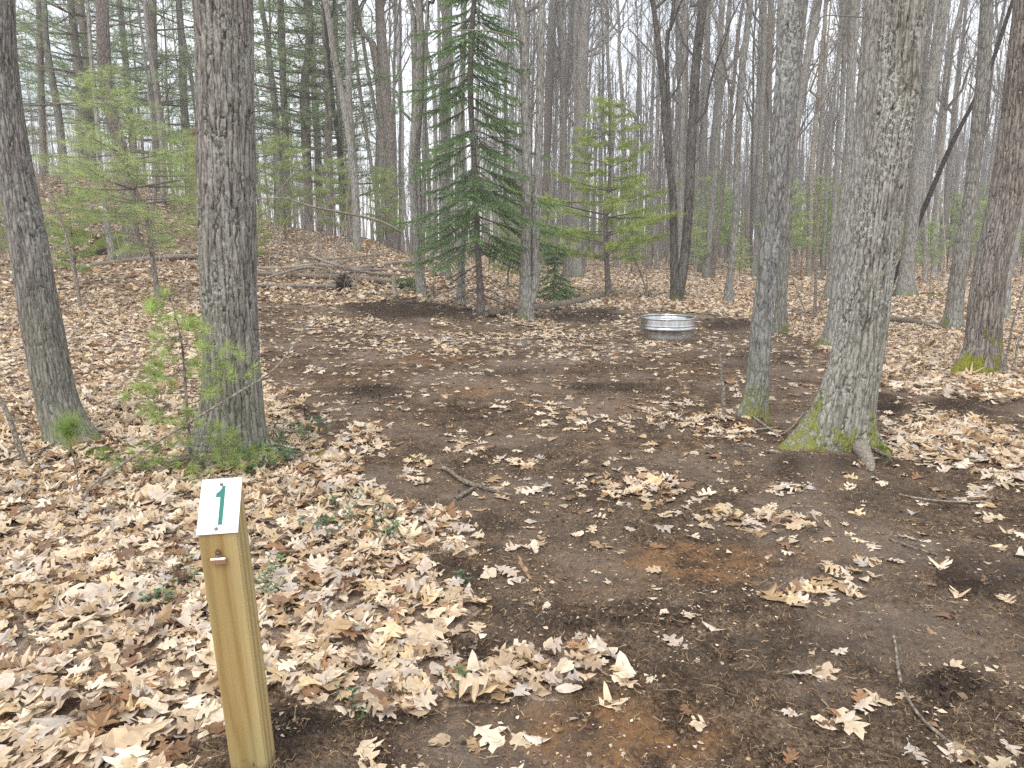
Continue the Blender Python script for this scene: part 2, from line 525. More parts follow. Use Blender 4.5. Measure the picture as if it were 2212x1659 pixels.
M['leaf'] = vcol_mat('dead_oak_leaf', .6, .3, trans=.14, fine=.22, fscale=38)
M['needle'] = vcol_mat('pine_needles', .5, .35, trans=.35)
M['green'] = vcol_mat('small_green_leaves', .45, .4, trans=.15)
M['twig'] = vcol_mat('twigs', .85, .15)
M['soilbits'] = vcol_mat('soil_crumbs', .95, .1)

def ground_material():
    m, nt, b = mat('forest_soil')
    tc = nt.nodes.new('ShaderNodeTexCoord'); co = tc.outputs['Object']
    at = nt.nodes.new('ShaderNodeAttribute'); at.attribute_name = 'litter'
    big = noise(nt, co, .9, 5, .6)
    mid = noise(nt, co, 7, 6, .7)
    fine = noise(nt, co, 60, 5, .75)
    grain = noise(nt, co, 190, 3, .7)
    soil = ramp(nt, mid, [(.30, (.060, .044, .032)), (.46, (.145, .106, .076)), (.58, (.23, .17, .122)), (.72, (.34, .26, .19))])
    soil = mixc(nt, ramp(nt, fine, [(.40, (0, 0, 0)), (.60, (1, 1, 1))]), mixc(nt, 1.0, soil, (.42, .39, .37), 'MULTIPLY'), mixc(nt, 1.0, soil, (1.35, 1.33, 1.3), 'MULTIPLY'))
    soil = mixc(nt, ramp(nt, grain, [(.42, (0, 0, 0)), (.58, (1, 1, 1))]), mixc(nt, 1.0, soil, (.62, .6, .58), 'MULTIPLY'), mixc(nt, 1.0, soil, (1.25, 1.24, 1.22), 'MULTIPLY'))
    # dry pinkish-grey soil and rusty sand
    soil = mixc(nt, math_n(nt, 'MULTIPLY', ramp(nt, big, [(.46, (0, 0, 0)), (.60, (1, 1, 1))]), .55), soil, (.31, .245, .195))
    rust = nt.nodes.new('ShaderNodeAttribute'); rust.attribute_name = 'rust'
    soil = mixc(nt, math_n(nt, 'MULTIPLY', math_n(nt, 'MULTIPLY', rust.outputs['Fac'], ramp(nt, mid, [(.40, (.05, .05, .05)), (.58, (1, 1, 1))])), ramp(nt, fine, [(.3, (.35, .35, .35)), (.6, (1, 1, 1))])), soil, (.36, .19, .085))
    dk = nt.nodes.new('ShaderNodeAttribute'); dk.attribute_name = 'humus'
    soil = mixc(nt, math_n(nt, 'MULTIPLY', dk.outputs['Fac'], .85), soil, mixc(nt, fine, (.014, .010, .008), (.080, .057, .042)))
    spk = nt.nodes.new('ShaderNodeTexVoronoi'); spk.inputs['Scale'].default_value = 120
    nt.links.new(co, spk.inputs['Vector'])
    sp = ramp(nt, spk.outputs['Distance'], [(.10, (1, 1, 1)), (.22, (0, 0, 0))])
    sp = math_n(nt, 'MULTIPLY', sp, ramp(nt, grain, [(.50, (0, 0, 0)), (.56, (1, 1, 1))]))
    soil = mixc(nt, math_n(nt, 'MULTIPLY', sp, .7), soil, (.36, .27, .17))
    # old matted leaves under the fresh ones
    v1 = nt.nodes.new('ShaderNodeTexVoronoi'); v1.inputs['Scale'].default_value = 13
    wv = nt.nodes.new('ShaderNodeVectorMath'); wv.operation = 'ADD'
    nt.links.new(co, wv.inputs[0]); nt.links.new(noise(nt, co, 9, 3), wv.inputs[1])
    nt.links.new(wv.outputs[0], v1.inputs['Vector'])
    sepc = nt.nodes.new('ShaderNodeSeparateColor'); nt.links.new(v1.outputs['Color'], sepc.inputs[0])
    lit = ramp(nt, sepc.outputs[0], [(.0, (.22, .15, .10)), (.3, (.40, .29, .21)), (.6, (.56, .43, .32)), (.85, (.45, .35, .29)), (1., (.66, .53, .41))])
    lit = mixc(nt, ramp(nt, fine, [(.3, (0, 0, 0)), (.55, (1, 1, 1))]), mixc(nt, 1.0, lit, (.42, .38, .35), 'MULTIPLY'), lit)
    c = mixc(nt, ramp(nt, math_n(nt, 'MULTIPLY_ADD', mid, .5, math_n(nt, 'SUBTRACT', at.outputs['Fac'], .55)), [(.35, (0, 0, 0)), (.55, (1, 1, 1))]), soil, lit)
    nt.links.new(c, b.inputs['Base Color'])
    b.inputs['Roughness'].default_value = .95
    b.inputs['Specular IOR Level'].default_value = .1
    bp = N(nt, 'ShaderNodeBump', Strength=1.0, Distance=.022)
    nt.links.new(math_n(nt, 'MULTIPLY_ADD', grain, .3, math_n(nt, 'MULTIPLY_ADD', mid, .7, fine)), bp.inputs['Height'])
    nt.links.new(bp.outputs[0], b.inputs['Normal'])
    return m
M['split'] = bark('dark_split_bark', (.05, .045, .04), (.19, .175, .155), lich=.35, moss=.3, scale=22, stretch=.15)
M['ground'] = ground_material()

# ================================================================== GROUND
def ellipses(u, v, lst):
    o = np.zeros(u.shape)
    for (cx, cy, rx, ry, q) in lst:
        o = np.maximum(o, q * sstep(1.3, .2, ((u - cx) / rx) ** 2 + ((v - cy) / ry) ** 2))
    return o
RUST = [(1500, 1215, 190, 55, .95), (1330, 1590, 260, 85, .7), (1100, 1560, 120, 40, .4), (940, 775, 90, 16, .5), (1010, 850, 90, 16, .5),
        (700, 1510, 90, 18, .4), (1400, 880, 120, 18, .5), (1480, 960, 80, 20, .35), (1780, 1200, 90, 30, .35)]
HUMUS = [(880, 668, 160, 24, .9), (1270, 686, 90, 18, .9), (1430, 695, 60, 14, .6), (1580, 702, 70, 14, .9), (630, 890, 38, 24, .9),
         (740, 1005, 70, 26, .9), (1760, 1015, 110, 40, .8), (1900, 880, 80, 30, .8), (2060, 1500, 90, 45, .8), (2120, 1240, 110, 50, .9),
         (1060, 1135, 60, 30, .6), (800, 850, 90, 16, .8), (1500, 893, 50, 15, .8), (640, 1600, 110, 45, .7), (470, 1645, 60, 22, .9),
         (1000, 1400, 60, 24, .8), (1170, 1340, 140, 40, .5), (1250, 800, 200, 14, .4), (1600, 780, 150, 18, .5), (2100, 880, 120, 24, .8),
         (1330, 1330, 200, 30, .4), (1000, 900, 160, 20, .4), (1330, 840, 140, 12, .6), (1700, 1400, 300, 40, .35), (1380, 920, 180, 16, .4)]
for (u_, v_, r_, h_) in [(632, 900, .16, .09), (745, 1015, .22, .06), (1760, 1010, .30, .07), (1900, 885, .28, .06), (880, 668, .5, .08),
                         (1270, 690, .5, .07), (1580, 705, .5, .07), (2060, 1500, .16, .03), (1130, 712, .35, .10), (1570, 905, .16, .05)]:
    p_, _t = hit(u_, v_, zf=base_z)
    MOUNDS.append((p_[0], p_[1], r_, h_))

def build_ground():
    r1 = .35 * 1.0065 ** np.arange(0, int(math.log(9 / .35) / math.log(1.0065)) + 1)
    r2 = r1[-1] * 1.022 ** np.arange(1, 200)
    r = np.concatenate([[0.0], r1, r2[r2 < 420]])
    th = np.radians(np.concatenate([np.arange(-180, -50, 5.), np.arange(-50, 50, .17), np.arange(50, 180, 5.)]))
    Rr, Th = np.meshgrid(r, th, indexing='ij')
    X = Rr * np.sin(Th); Y = Rr * np.cos(Th)
    Z = ground_z(X, Y)
    bz = base_z(X, Y)
    lt = litter(X, Y, bz)
    u, v, d = project(X, np.maximum(Y, .6), bz)
    infr = (Y > .6)
    rust = np.where(infr, ellipses(u, v, RUST), 0); hum = np.where(infr, ellipses(u, v, HUMUS), 0)
    rust = np.clip(rust + .25 * sstep(.1, .4, perlin(X * 1.1 + 3, Y * 1.1)) * infr, 0, 1) * (0.6 + .8 * np.clip(perlin(X * 5, Y * 5) + .5, 0, 1))
    hum = np.clip(hum * (1 + 1.3 * perlin(X * 3, Y * 3)) + .5 * sstep(.15, .4, perlin(X * 2.3 + 8, Y * 2.3)), 0, 1)
    clod = fbm(X * 9, Y * 9, X * 0 + .5, 5, .62)
    ridge = 1 - np.abs(fbm(X * 22 + 4, Y * 22, X * 0 + .5, 3, .6)) * 2
    nearw = sstep(30, 10, Rr)
    Z = Z + nearw * (clod * (.014 + .022 * hum) + ridge * (.008 + .014 * hum) + perlin(X * 48, Y * 48) * .010) * (1 - .4 * lt)
    n, m = X.shape
    V = np.stack([X, Y, Z], -1).reshape(-1, 3)
    i = np.arange(n - 1)[:, None] * m; j = np.arange(m)[None, :]; j2 = (j + 1) % m
    Q = np.stack([i + j, i + m + j, i + m + j2, i + j2], -1).reshape(-1, 4)
    me = new_mesh('forest_floor', V, None, Q, [M['ground']], smooth=True,
                  attrs={'litter': lt.ravel(), 'rust': rust.ravel(), 'humus': hum.ravel()})
    o = link('forest_floor', me)
    tag(o, kind='structure')
build_ground()

# ================================================================== FALLEN LEAVES
def leaf_template(kind, g):
    if kind == 0:
        o = [(.02, .015), (.12, .07), (.17, .20), (.27, .27), (.29, .15), (.38, .15), (.44, .34), (.55, .41), (.57, .30), (.55, .16), (.64, .16),
             (.72, .30), (.83, .31), (.81, .20), (.79, .12), (.88, .10), (1.0, .0)]
    elif kind == 3:
        o = [(.05, .05), (.15, .16), (.28, .25), (.33, .22), (.45, .31), (.50, .27), (.62, .30), (.66, .25), (.78, .22), (.88, .12), (1., 0)]
    elif kind == 1:
        o = [(.04, .03), (.24, .25), (.33, .09), (.56, .38), (.60, .12), (.82, .26), (.84, .09), (1.0, 0)]
    else:
        o = [(.06, .05), (.35, .27), (.55, .30), (.8, .20), (1., 0)]
    o = np.array(o)
    wid = g.uniform(.75, 1.15)
    V = []; Q = []; shade = []
    nb = len(o)
    tm = np.maximum.accumulate(o[:, 0] - np.where(o[:, 1] > .15, .06, 0)); tm[-1] = 1.0
    sides = []
    for s in (1, -1):
        side = o.copy()
        side[1:-1] += g.normal(0, .022 if kind < 2 else .03, (nb - 2, 2))
        side[:, 1] = np.maximum(side[:, 1], .0) * wid * g.uniform(.85, 1.1) * s
        sides.append(side)
    V += [(t, 0.0) for t in tm]
    for sd in sides:
        V += [tuple(p) for p in sd]
    V = np.array(V)
    for k in range(nb - 1):
        Q.append((k, nb + k, nb + k + 1, k + 1)); Q.append((k, k + 1, 2 * nb + k + 1, 2 * nb + k))
    x = V[:, 0] - .5; y = V[:, 1]
    c1 = g.normal(0, .6); c2 = g.normal(0, .35); tw = g.normal(0, .5)
    z = c1 * y * y + c2 * x * x + tw * x * y + np.abs(y) * g.uniform(-.18, .25) + perlin(V[:, 0] * 4 + g.uniform(0, 99), y * 4) * .16
    if g.random() < .15:     # rolled
        z = z + g.uniform(.7, 1.6) * np.sign(c1) * y * y * (1 + x)
    V3 = np.stack([x, y, z], 1)
    sh = np.ones(len(V)); sh[:nb] = .84
    if kind == 0:
        k0 = len(V3)
        V3 = np.vstack([V3, [(-.5, .008, V3[0, 2]), (-.5, -.008, V3[0, 2]), (-.72, .012 + g.normal(0, .05), V3[0, 2] + .03), (-.72, -.0 + g.normal(0, .02), V3[0, 2] + .03)]])
        Q.append((k0, k0 + 1, k0 + 3, k0 + 2)); sh = np.concatenate([sh, [.6] * 4])
    if g.random() < .4:      # torn
        a_ = g.uniform(0, 6.28); cxy = np.array([.34 * math.cos(a_), .22 * math.sin(a_)]); rr_ = g.uniform(.12, .26)
        Q = [q for q in Q if np.hypot(*(V3[list(q), :2].mean(0) - cxy)) > rr_] or Q
    V3[:, 2] -= V3[:, 2].min() * .7
    return V3, np.array(Q), sh

LEAFCOL = np.array([(.75, .60, .42), (.71, .55, .385), (.83, .70, .53), (.64, .48, .32), (.66, .54, .44), (.75, .64, .52), (.50, .34, .19),
                    (.34, .19, .10), (.74, .56, .34), (.56, .49, .42), (.26, .16, .10)])
LEAFP = np.array([.15, .14, .11, .13, .10, .07, .12, .06, .05, .05, .04]); LEAFP /= LEAFP.sum()

def scatter_leaves():
    g = np.random.default_rng(21)
    bag = Bag()
    bands = [(.7, 6.5, 640, 0, .090), (6.5, 13, 340, 1, .104), (13, 24, 165, 2, .115), (24, 62, 44, 2, .16)]
    for (y0, y1, dens, kind, size) in bands:
        T = [leaf_template(kind if i % 5 or kind else 3, g) for i in range(24 if kind < 2 else 8)]
        xm = .80 * y1 + 1.5
        n = int((y1 - y0) * 2 * xm * dens)
        x = g.uniform(-xm, xm, n); y = g.uniform(y0, y1, n)
        k = np.abs(x) < .80 * y + 1.5
        x, y = x[k], y[k]
        bz = base_z(x, y)
        lt = litter(x, y, bz)
        k = g.random(len(x)) < lt ** 1.15
        x, y, lt = x[k], y[k], lt[k]
        for (cx, cy, rr) in KEEP_OUT:
            kk = np.hypot(x - cx, y - cy) > rr
            x, y, lt = x[kk], y[kk], lt[kk]
        z = ground_z(x, y)
        n = len(x)
        thick = sstep(.25, .9, lt)
        z = z + .006 + g.random(n) * .032 * thick * (1 if kind < 2 else 1.5) + perlin(x * 5, y * 5) * .015 * thick
        s = size * np.exp(g.normal(0, .24, n))
        yaw = g.uniform(0, 2 * math.pi, n)
        tl = np.radians(g.normal(0, 7, n) + g.normal(0, 11, n) * thick); tl2 = np.radians(g.normal(0, 7, n) + g.normal(0, 11, n) * thick)
        stand = g.random(n) < .012 * (kind < 2)
        tl = np.where(stand, np.radians(g.uniform(35, 75, n)), tl)
        cy_, sy_ = np.cos(yaw), np.sin(yaw); ca, sa = np.cos(tl), np.sin(tl); cb, sb = np.cos(tl2), np.sin(tl2)
        col = LEAFCOL[g.choice(len(LEAFCOL), n, p=LEAFP)] * np.exp(g.normal(0, .13, n))[:, None]
        z = np.where(stand, z + .25 * s, z)
        which = g.integers(0, len(T), n)
        for ti, (TV, TQ, sh) in enumerate(T):
            m = np.where(which == ti)[0]
            if not len(m): continue
            P = TV[None] * (s[m, None, None] * np.stack([np.ones(len(m)), g.uniform(.8, 1.15, len(m)), g.uniform(.4, 1.6, len(m)) * (1 - .35 * (1 - thick[m]))], 1)[:, None, :])
            X, Yv, Zv = P[..., 0], P[..., 1] * np.where(g.random(len(m)) < .5, 1, -1)[:, None], P[..., 2]
            X, Zv = X * ca[m, None] - Zv * sa[m, None], X * sa[m, None] + Zv * ca[m, None]
            Yv, Zv = Yv * cb[m, None] - Zv * sb[m, None], Yv * sb[m, None] + Zv * cb[m, None]
            X, Yv = X * cy_[m, None] - Yv * sy_[m, None], X * sy_[m, None] + Yv * cy_[m, None]
            W = np.stack([X + x[m, None], Yv + y[m, None], Zv + z[m, None]], -1)
            Q = (TQ[None] + (np.arange(len(m)) * len(TV))[:, None, None]).reshape(-1, 4)
            C = col[m][:, None, :] * sh[None, :, None]
            bag.add(W.reshape(-1, 3), None, Q, C.reshape(-1, 3))
    # torn scraps of leaf on the bare soil
    n = 30000
    y = .9 + 14 * g.random(n) ** 1.3; x = g.uniform(-1, 1, n) * (.78 * y + .5)
    lt = litter(x, y); k = g.random(n) < (1 - lt) * (.25 + 1.5 * np.clip(perlin(x * 1.9, y * 1.9) + .3, 0, 1)); x, y = x[k], y[k]; n = len(x)
    s = np.exp(g.normal(-5.45, .45, n)) * (1 + .07 * y)
    A = g.uniform(0, 6.28, (n, 1)) + np.array([0, 1.4, 3.0, 4.6]) + g.normal(0, .25, (n, 4))
    Rr = s[:, None] * g.uniform(.5, 1.5, (n, 4))
    V = np.stack([x[:, None] + Rr * np.cos(A), y[:, None] + Rr * np.sin(A), ground_z(x, y)[:, None] + .006 + g.normal(0, .2, (n, 4)) * s[:, None] + .35 * s[:, None]], -1)
    col = LEAFCOL[g.choice(len(LEAFCOL), n, p=LEAFP)] * np.exp(g.normal(-.15, .25, n))[:, None]
    bag.add(V.reshape(-1, 3), None, np.arange(n * 4).reshape(-1, 4), np.repeat(col, 4, axis=0))
    o = link('fallen_leaves', bag.mesh('fallen_leaves', [M['leaf']], smooth=False))
    tag(o, 'tan dead oak leaves littering the forest floor and scattered on the bare soil', 'leaf litter', kind='stuff')
KEEP_OUT = [(-.66, 1.75, .09)]

def scatter_bits():
    g = np.random.default_rng(31)
    # crumbs and clods of soil
    n = 120000
    y = .9 + 13 * g.random(n) ** 1.5; x = g.uniform(-1, 1, n) * (.78 * y + .5)
    bz = base_z(x, y); lt = litter(x, y, bz)
    u, v, d = project(x, y, bz); hum = ellipses(u, v, HUMUS)
    k = g.random(n) < (1 - lt) * (.35 + .65 * hum)
    x, y, hum = x[k], y[k], hum[k]; n = len(x)
    s = np.minimum(np.exp(g.normal(-5.5, .5, n)) * (1 + .8 * hum), .0085) * (1 + y * .05)
    z = ground_z(x, y) + s * .3
    O = np.array([(1, 0, 0), (-1, 0, 0), (0, 1, 0), (0, -1, 0), (0, 0, .8), (0, 0, -.8)], float)
    FO = np.array([(0, 2, 4), (2, 1, 4), (1, 3, 4), (3, 0, 4), (2, 0, 5), (1, 2, 5), (3, 1, 5), (0, 3, 5)])
    # loose heaps where the soil was turned over
    m = 160000
    y2 = .9 + 17 * g.random(m) ** 1.2; x2 = g.uniform(-1, 1, m) * (.78 * y2 + .5)
    b2 = base_z(x2, y2); u2, v2, _ = project(x2, y2, b2)
    h2 = ellipses(u2, v2, HUMUS) * np.clip(.35 + 1.8 * perlin(x2 * 3.1, y2 * 3.1), 0, 1)
    k = g.random(m) < h2 * 1.2; x2, y2, h2 = x2[k], y2[k], h2[k]; m = len(x2)
    s2 = np.exp(g.normal(-5.1, .45, m)) * (1 + .04 * y2); s2 = np.minimum(s2, .012 + .0008 * y2)
    z2 = ground_z(x2, y2) + g.random(m) * .035 * h2 * (1 + .05 * y2)
    x = np.concatenate([x, x2]); y = np.concatenate([y, y2]); s = np.concatenate([s, s2]); z = np.concatenate([z, z2]); n1 = n; n = n + m
    V = O[None] * s[:, None, None] * g.uniform(.55, 1.3, (n, 6, 1)) + g.normal(0, .25, (n, 6, 3)) * s[:, None, None]
    a = g.uniform(0, 6.28, n); c, q = np.cos(a)[:, None], np.sin(a)[:, None]
    V = np.stack([V[..., 0] * c - V[..., 1] * q, V[..., 0] * q + V[..., 1] * c, V[..., 2]], -1) + np.stack([x, y, z], -1)[:, None, :]
    F = (FO[None] + (np.arange(n) * 6)[:, None, None]).reshape(-1, 3)
    pal = np.array([(.10, .072, .058), (.16, .118, .093), (.23, .172, .135), (.055, .04, .034), (.36, .27, .18)])
    cc = pal[g.choice(5, n, p=[.32, .3, .2, .13, .05])]; cc[n1:] *= .55
    C = np.repeat(cc, 6, axis=0)
    me = new_mesh('soil_crumbs', V.reshape(-1, 3), F, None, [M['soilbits']], C)
    tag(link('soil_crumbs', me), 'dark brown crumbs and clods of turned soil in the clearing', 'soil', kind='stuff')
    # straw, root hairs, pine needles and twig bits
    n = 60000
    y = .9 + 12 * g.random(n) ** 1.4; x = g.uniform(-1, 1, n) * (.78 * y + .5)
    lt = litter(x, y)
    k = g.random(n) < (1 - lt) * .9 + .06
    x, y = x[k], y[k]; n = len(x)
    ln = np.exp(g.normal(-3.9, .5, n)); a = g.uniform(0, 6.28, n)
    t = np.linspace(-.5, .5, 4)[None, :]
    bend = g.normal(0, .35, n)[:, None]
    px = x[:, None] + ln[:, None] * (t * np.cos(a)[:, None] - bend * t * t * np.sin(a)[:, None])
    py = y[:, None] + ln[:, None] * (t * np.sin(a)[:, None] + bend * t * t * np.cos(a)[:, None])
    pz = ground_z(x, y)[:, None] + .009 + np.abs(g.normal(0, .012, (n, 1))) + g.normal(0, .004, (n, 4))
    P = np.stack([px, py, pz], -1)
    r = np.exp(g.normal(-7.3, .35, n))[:, None] * (1 + y[:, None] * .14) * np.ones((1, 4))
    pal = np.array([(.34, .24, .13), (.22, .14, .08), (.10, .065, .045), (.42, .32, .2), (.28, .15, .07)])
    b = Bag(); b.tubes(P, r, 3, pal[g.choice(5, n, p=[.25, .25, .25, .1, .15])])
    tag(link('straw_and_root_bits', b.mesh('straw_and_root_bits', [M['twig']])), 'short straw, roots and twig bits lying on the bare soil', 'forest debris', kind='stuff')

# ================================================================== TREES
def curve_from(pts, lean_y=0.0, base=None):
    """photo outline (u, v, width) -> world points and radii, standing at the depth where its foot meets the ground"""
    u0, v0 = pts[0][:2]
    b = hit(u0, v0)[0] if base is None else np.array(base)
    P = []; R = []
    for (u, v, w) in pts:
        d = ray(u, v); t = b[1] / d[1]
        for _ in range(3):
            z = CAM_H + d[2] * t
            t = (b[1] + lean_y * (z - b[2])) / d[1]
        P.append(np.array([0, 0, CAM_H]) + d * t); R.append(.5 * w * t / FPX)
    P[0] = b
    return b, np.array(P), np.array(R)

def spawn(P, R, n, tmin, tmax, lmin, lmax, ang, up, k, ratio, g, bow=.0, wig=.12, taper=.15, rmin=.0012):
    """n children on each of the parent tubes"""
    Np, kp, _ = P.shape
    t = np.sort(g.uniform(tmin, tmax, (Np, n)), axis=1) * (kp - 1)
    i = np.clip(t.astype(int), 0, kp - 2); f = (t - i)[..., None]
    idx = np.arange(Np)[:, None]
    O = P[idx, i] * (1 - f) + P[idx, i + 1] * f
    rp = R[idx, i] * (1 - f[..., 0]) + R[idx, i + 1] * f[..., 0]
    T = P[idx, i + 1] - P[idx, i]; T /= np.linalg.norm(T, axis=-1, keepdims=True) + 1e-9
    rnd = g.normal(size=T.shape); rnd -= (rnd * T).sum(-1, keepdims=True) * T
    rnd /= np.linalg.norm(rnd, axis=-1, keepdims=True) + 1e-9
    a = np.radians(g.normal(ang, ang * .22, (Np, n)))[..., None]
    D = T * np.cos(a) + rnd * np.sin(a)
    D[..., 2] += up
    D /= np.linalg.norm(D, axis=-1, keepdims=True)
    frac = 1 - .55 * (t / (kp - 1) - tmin) / max(1e-6, tmax - tmin)
    Ln = g.uniform(lmin, lmax, (Np, n)) * frac
    O = O.reshape(-1, 3); D = D.reshape(-1, 3); Ln = Ln.ravel(); rp = rp.ravel()
    s = np.linspace(0, 1, k)
    W = np.cumsum(g.normal(0, wig / k, (len(O), k, 3)), axis=1); W -= W[:, :1]
    C = O[:, None, :] + Ln[:, None, None] * (D[:, None, :] * s[None, :, None] + W)
    C[..., 2] += bow * Ln[:, None] * (s ** 2)[None, :]
    r0 = np.maximum(np.minimum(rp * .7, Ln * ratio), rmin)
    RR = r0[:, None] * (1 - (1 - taper) * s[None, :]); RR = np.maximum(RR, rmin * .8)
    return C, RR

def bare_crown(P, R, g, hmin, big=1.0, low=4, nl=13, dens=1.0, upright=.45, base_z0=0.0, rmin=.0028, depth=3):
    """limbs, branches and twigs on a trunk (P, R); returns [limb batches], [twig batches]"""
    z = P[:, 2] - base_z0
    t = np.linspace(0, 1, len(P))
    t0 = float(np.interp(hmin, z, t)) if z[-1] > hmin else .6
    PP, RR = P[None], R[None]
    limbs = []; tw = []
    A, ra = spawn(PP, RR, nl, t0, .97, 1.8 * big, 4.2 * big, 48, upright, 7, .016, g, bow=.15, wig=.35, rmin=rmin * 2.2)
    limbs.append((A, ra, 5))
    B, rb = spawn(A, ra, int(6 * dens), .15, .98, .5 * big, 1.5 * big, 45, .18, 5, .010, g, bow=.1, wig=.3, rmin=rmin * 1.4)
    limbs.append((B, rb, 4))
    C, rc = spawn(B, rb, int(5 * dens), .15, 1., .2 * big, .7 * big, 42, .1, 4, .008, g, wig=.3, rmin=rmin)
    tw.append((C, rc, 3))
    if depth > 3:
        D, rd = spawn(C, rc, 3, .2, 1., .1 * big, .32 * big, 40, .08, 3, .007, g, wig=.2, rmin=rmin * .8)
        tw.append((D, rd, 3))
    if low:
        t1 = float(np.interp(1.6, z, t))
        A, ra = spawn(PP, RR, low, t1, t0 + .15, .5, 1.6, 70, .15, 6, .009, g, bow=.15, wig=.5, rmin=rmin * 1.2)
        limbs.append((A, ra, 4))
        B, rb = spawn(A, ra, 5, .2, 1., .15, .6, 45, .12, 4, .008, g, wig=.3, rmin=rmin)
        tw.append((B, rb, 3))
    return limbs, tw

def detailed_trunk(P, R, g, zfine, lobes, cell=.03, amp=.010, nth=220, step=.011):
    """high-resolution bark relief below zfine, coarser above"""
    zs = np.concatenate([np.arange(P[0, 2], zfine, step), np.arange(zfine, P[-1, 2], .10)])
    C = np.stack([np.interp(zs, P[:, 2], P[:, k]) for k in range(2)], 1)
    r = np.interp(zs, P[:, 2], R)
    th = np.arange(nth) * 2 * math.pi / nth
    Z, T = np.meshgrid(zs, th, indexing='ij')
    r_ = r[:, None] * np.ones_like(T)
    h0 = Z - P[0, 2] - .12
    fl = np.zeros_like(T)
    for (az, wd, k, fall) in lobes:
        dth = (T - az + math.pi) % (2 * math.pi) - math.pi
        fl += k * np.exp(-(dth / wd) ** 2) * np.exp(-np.maximum(h0, 0) / fall)
    fl += .22 * np.exp(-np.maximum(h0, 0) / .30)
    low = fbm(np.cos(T) * 1.2 + 5, np.sin(T) * 1.2, Z * 1.3, 3) * .10
    rm = float(np.median(r))
    period = max(8, int(round(2 * math.pi * rm / cell)))
    X = T / (2 * math.pi) * period; Y = Z / (cell * 13)
    wx = fbm(np.cos(T) * rm * 30, np.sin(T) * rm * 30, Z * 9, 3) * .38
    wy = fbm(np.cos(T) * rm * 18 + 7, np.sin(T) * rm * 18, Z * 18, 2) * .5
    f1, f2, cid = worley(X + wx, Y + wy, period)
    h = sstep(.0, .17, f2 - f1)
    # plates crack across as well
    f1b, f2b, _ = worley(X * 2 + wx * 2, Z / (cell * 1.5) + wy * 2, period * 2, 7)
    h2 = sstep(.0, .22, f2b - f1b)
    hh = h * (.93 + .07 * h2) * (.88 + .15 * cid)
    fine = fbm(np.cos(T) * rm * 90, np.sin(T) * rm * 90, Z * 70, 2) * .5
    rr = r_ * (1 + fl + low) + (hh - 1) * amp * (1 + .5 * np.clip(fl, 0, 1)) + fine * .003
    VX = C[:, :1] + rr * np.cos(T); VY = C[:, 1:] + rr * np.sin(T)
    V = np.stack([VX, VY, Z], -1)
    n, m = T.shape
    i = np.arange(n - 1)[:, None] * m; j = np.arange(m)[None, :]; j2 = (j + 1) % m
    Q = np.stack([i + j, i + j2, i + m + j2, i + m + j], -1).reshape(-1, 4)
    return V.reshape(-1, 3), Q, np.clip(hh, 0, 1).ravel()

def round_trunk(P, R, g, sides=14, step=.16, flare=.55, irr=.05):
    """trunk of medium detail: root swelling, knots and slight lumps"""
    L_ = np.sum(np.linalg.norm(np.diff(P, axis=0), axis=1))
    D = resample(np.column_stack([P, R]), max(8, int(L_ / step)))
    C, r = D[:, :3], np.maximum(D[:, 3], .004)
    n = len(C)
    wob = np.stack([perlin(C[:, 2] * .9 + g.uniform(0, 99), C[:, 2] * 0 + .3) , perlin(C[:, 2] * .9 + g.uniform(0, 99), C[:, 2] * 0 + .7)], 1) * np.minimum(.45 * r[:, None], .04)
    C = C.copy(); C[:, :2] += wob
    th = np.arange(sides) * 2 * math.pi / sides
    T = np.broadcast_to(th, (n, sides))
    h0 = np.maximum(C[:, 2] - P[0, 2] - .12, 0)[:, None]
    ph = g.uniform(0, 6.28); ph2 = g.uniform(0, 6.28)
    fl = flare * np.exp(-h0 / max(.10, 1.2 * r[0])) * (.75 + .35 * np.cos(3 * T + ph) + .2 * np.cos(5 * T + ph2))
    low = perlin(np.cos(T) * 1.7 + ph, np.sin(T) * 1.7, C[:, 2:3] * 1.6 + T * 0) * irr * 1.6 + perlin(np.cos(T) * 3 + ph, np.sin(T) * 3, C[:, 2:3] * 6 + T * 0) * irr
    rr = r[:, None] * (1 + fl + low)
    V = np.stack([C[:, :1] + rr * np.cos(T), C[:, 1:2] + rr * np.sin(T), C[:, 2:3] + 0 * T], -1)
    i = np.arange(n - 1)[:, None] * sides; j = np.arange(sides)[None, :]; j2 = (j + 1) % sides
    Q = np.stack([i + j, i + j2, i + sides + j2, i + sides + j], -1).reshape(-1, 4)
    return V.reshape(-1, 3), Q

TWC = (.22, .20, .18)
def bag_of(batches, off, col=TWC):
    b = Bag()
    for (P, R, s) in batches:
        b.tubes(P - off, R, s, np.broadcast_to(np.asarray(col), (len(P), 3)))
    return b

def extend(P, R, H, g, rtop=.02):
    h = P[-1, 2] - P[0, 2]
    if h >= H: return P, R
    d = P[-1] - P[-2]; d /= np.linalg.norm(d)
    d = d * .6 + np.array([0, 0, .4]); d /= np.linalg.norm(d)
    n = max(2, int((H - h) / 1.2))
    pts = []; rs = []
    p = P[-1].copy()
    for i in range(n):
        d2 = d + g.normal(0, .035, 3); d2[2] = abs(d2[2]); d2 /= np.linalg.norm(d2)
        p = p + d2 * (H - h) / n
        pts.append(p.copy()); rs.append(R[-1] + (rtop - R[-1]) * (i + 1) / n)
    return np.vstack([P, pts]), np.concatenate([R, rs])

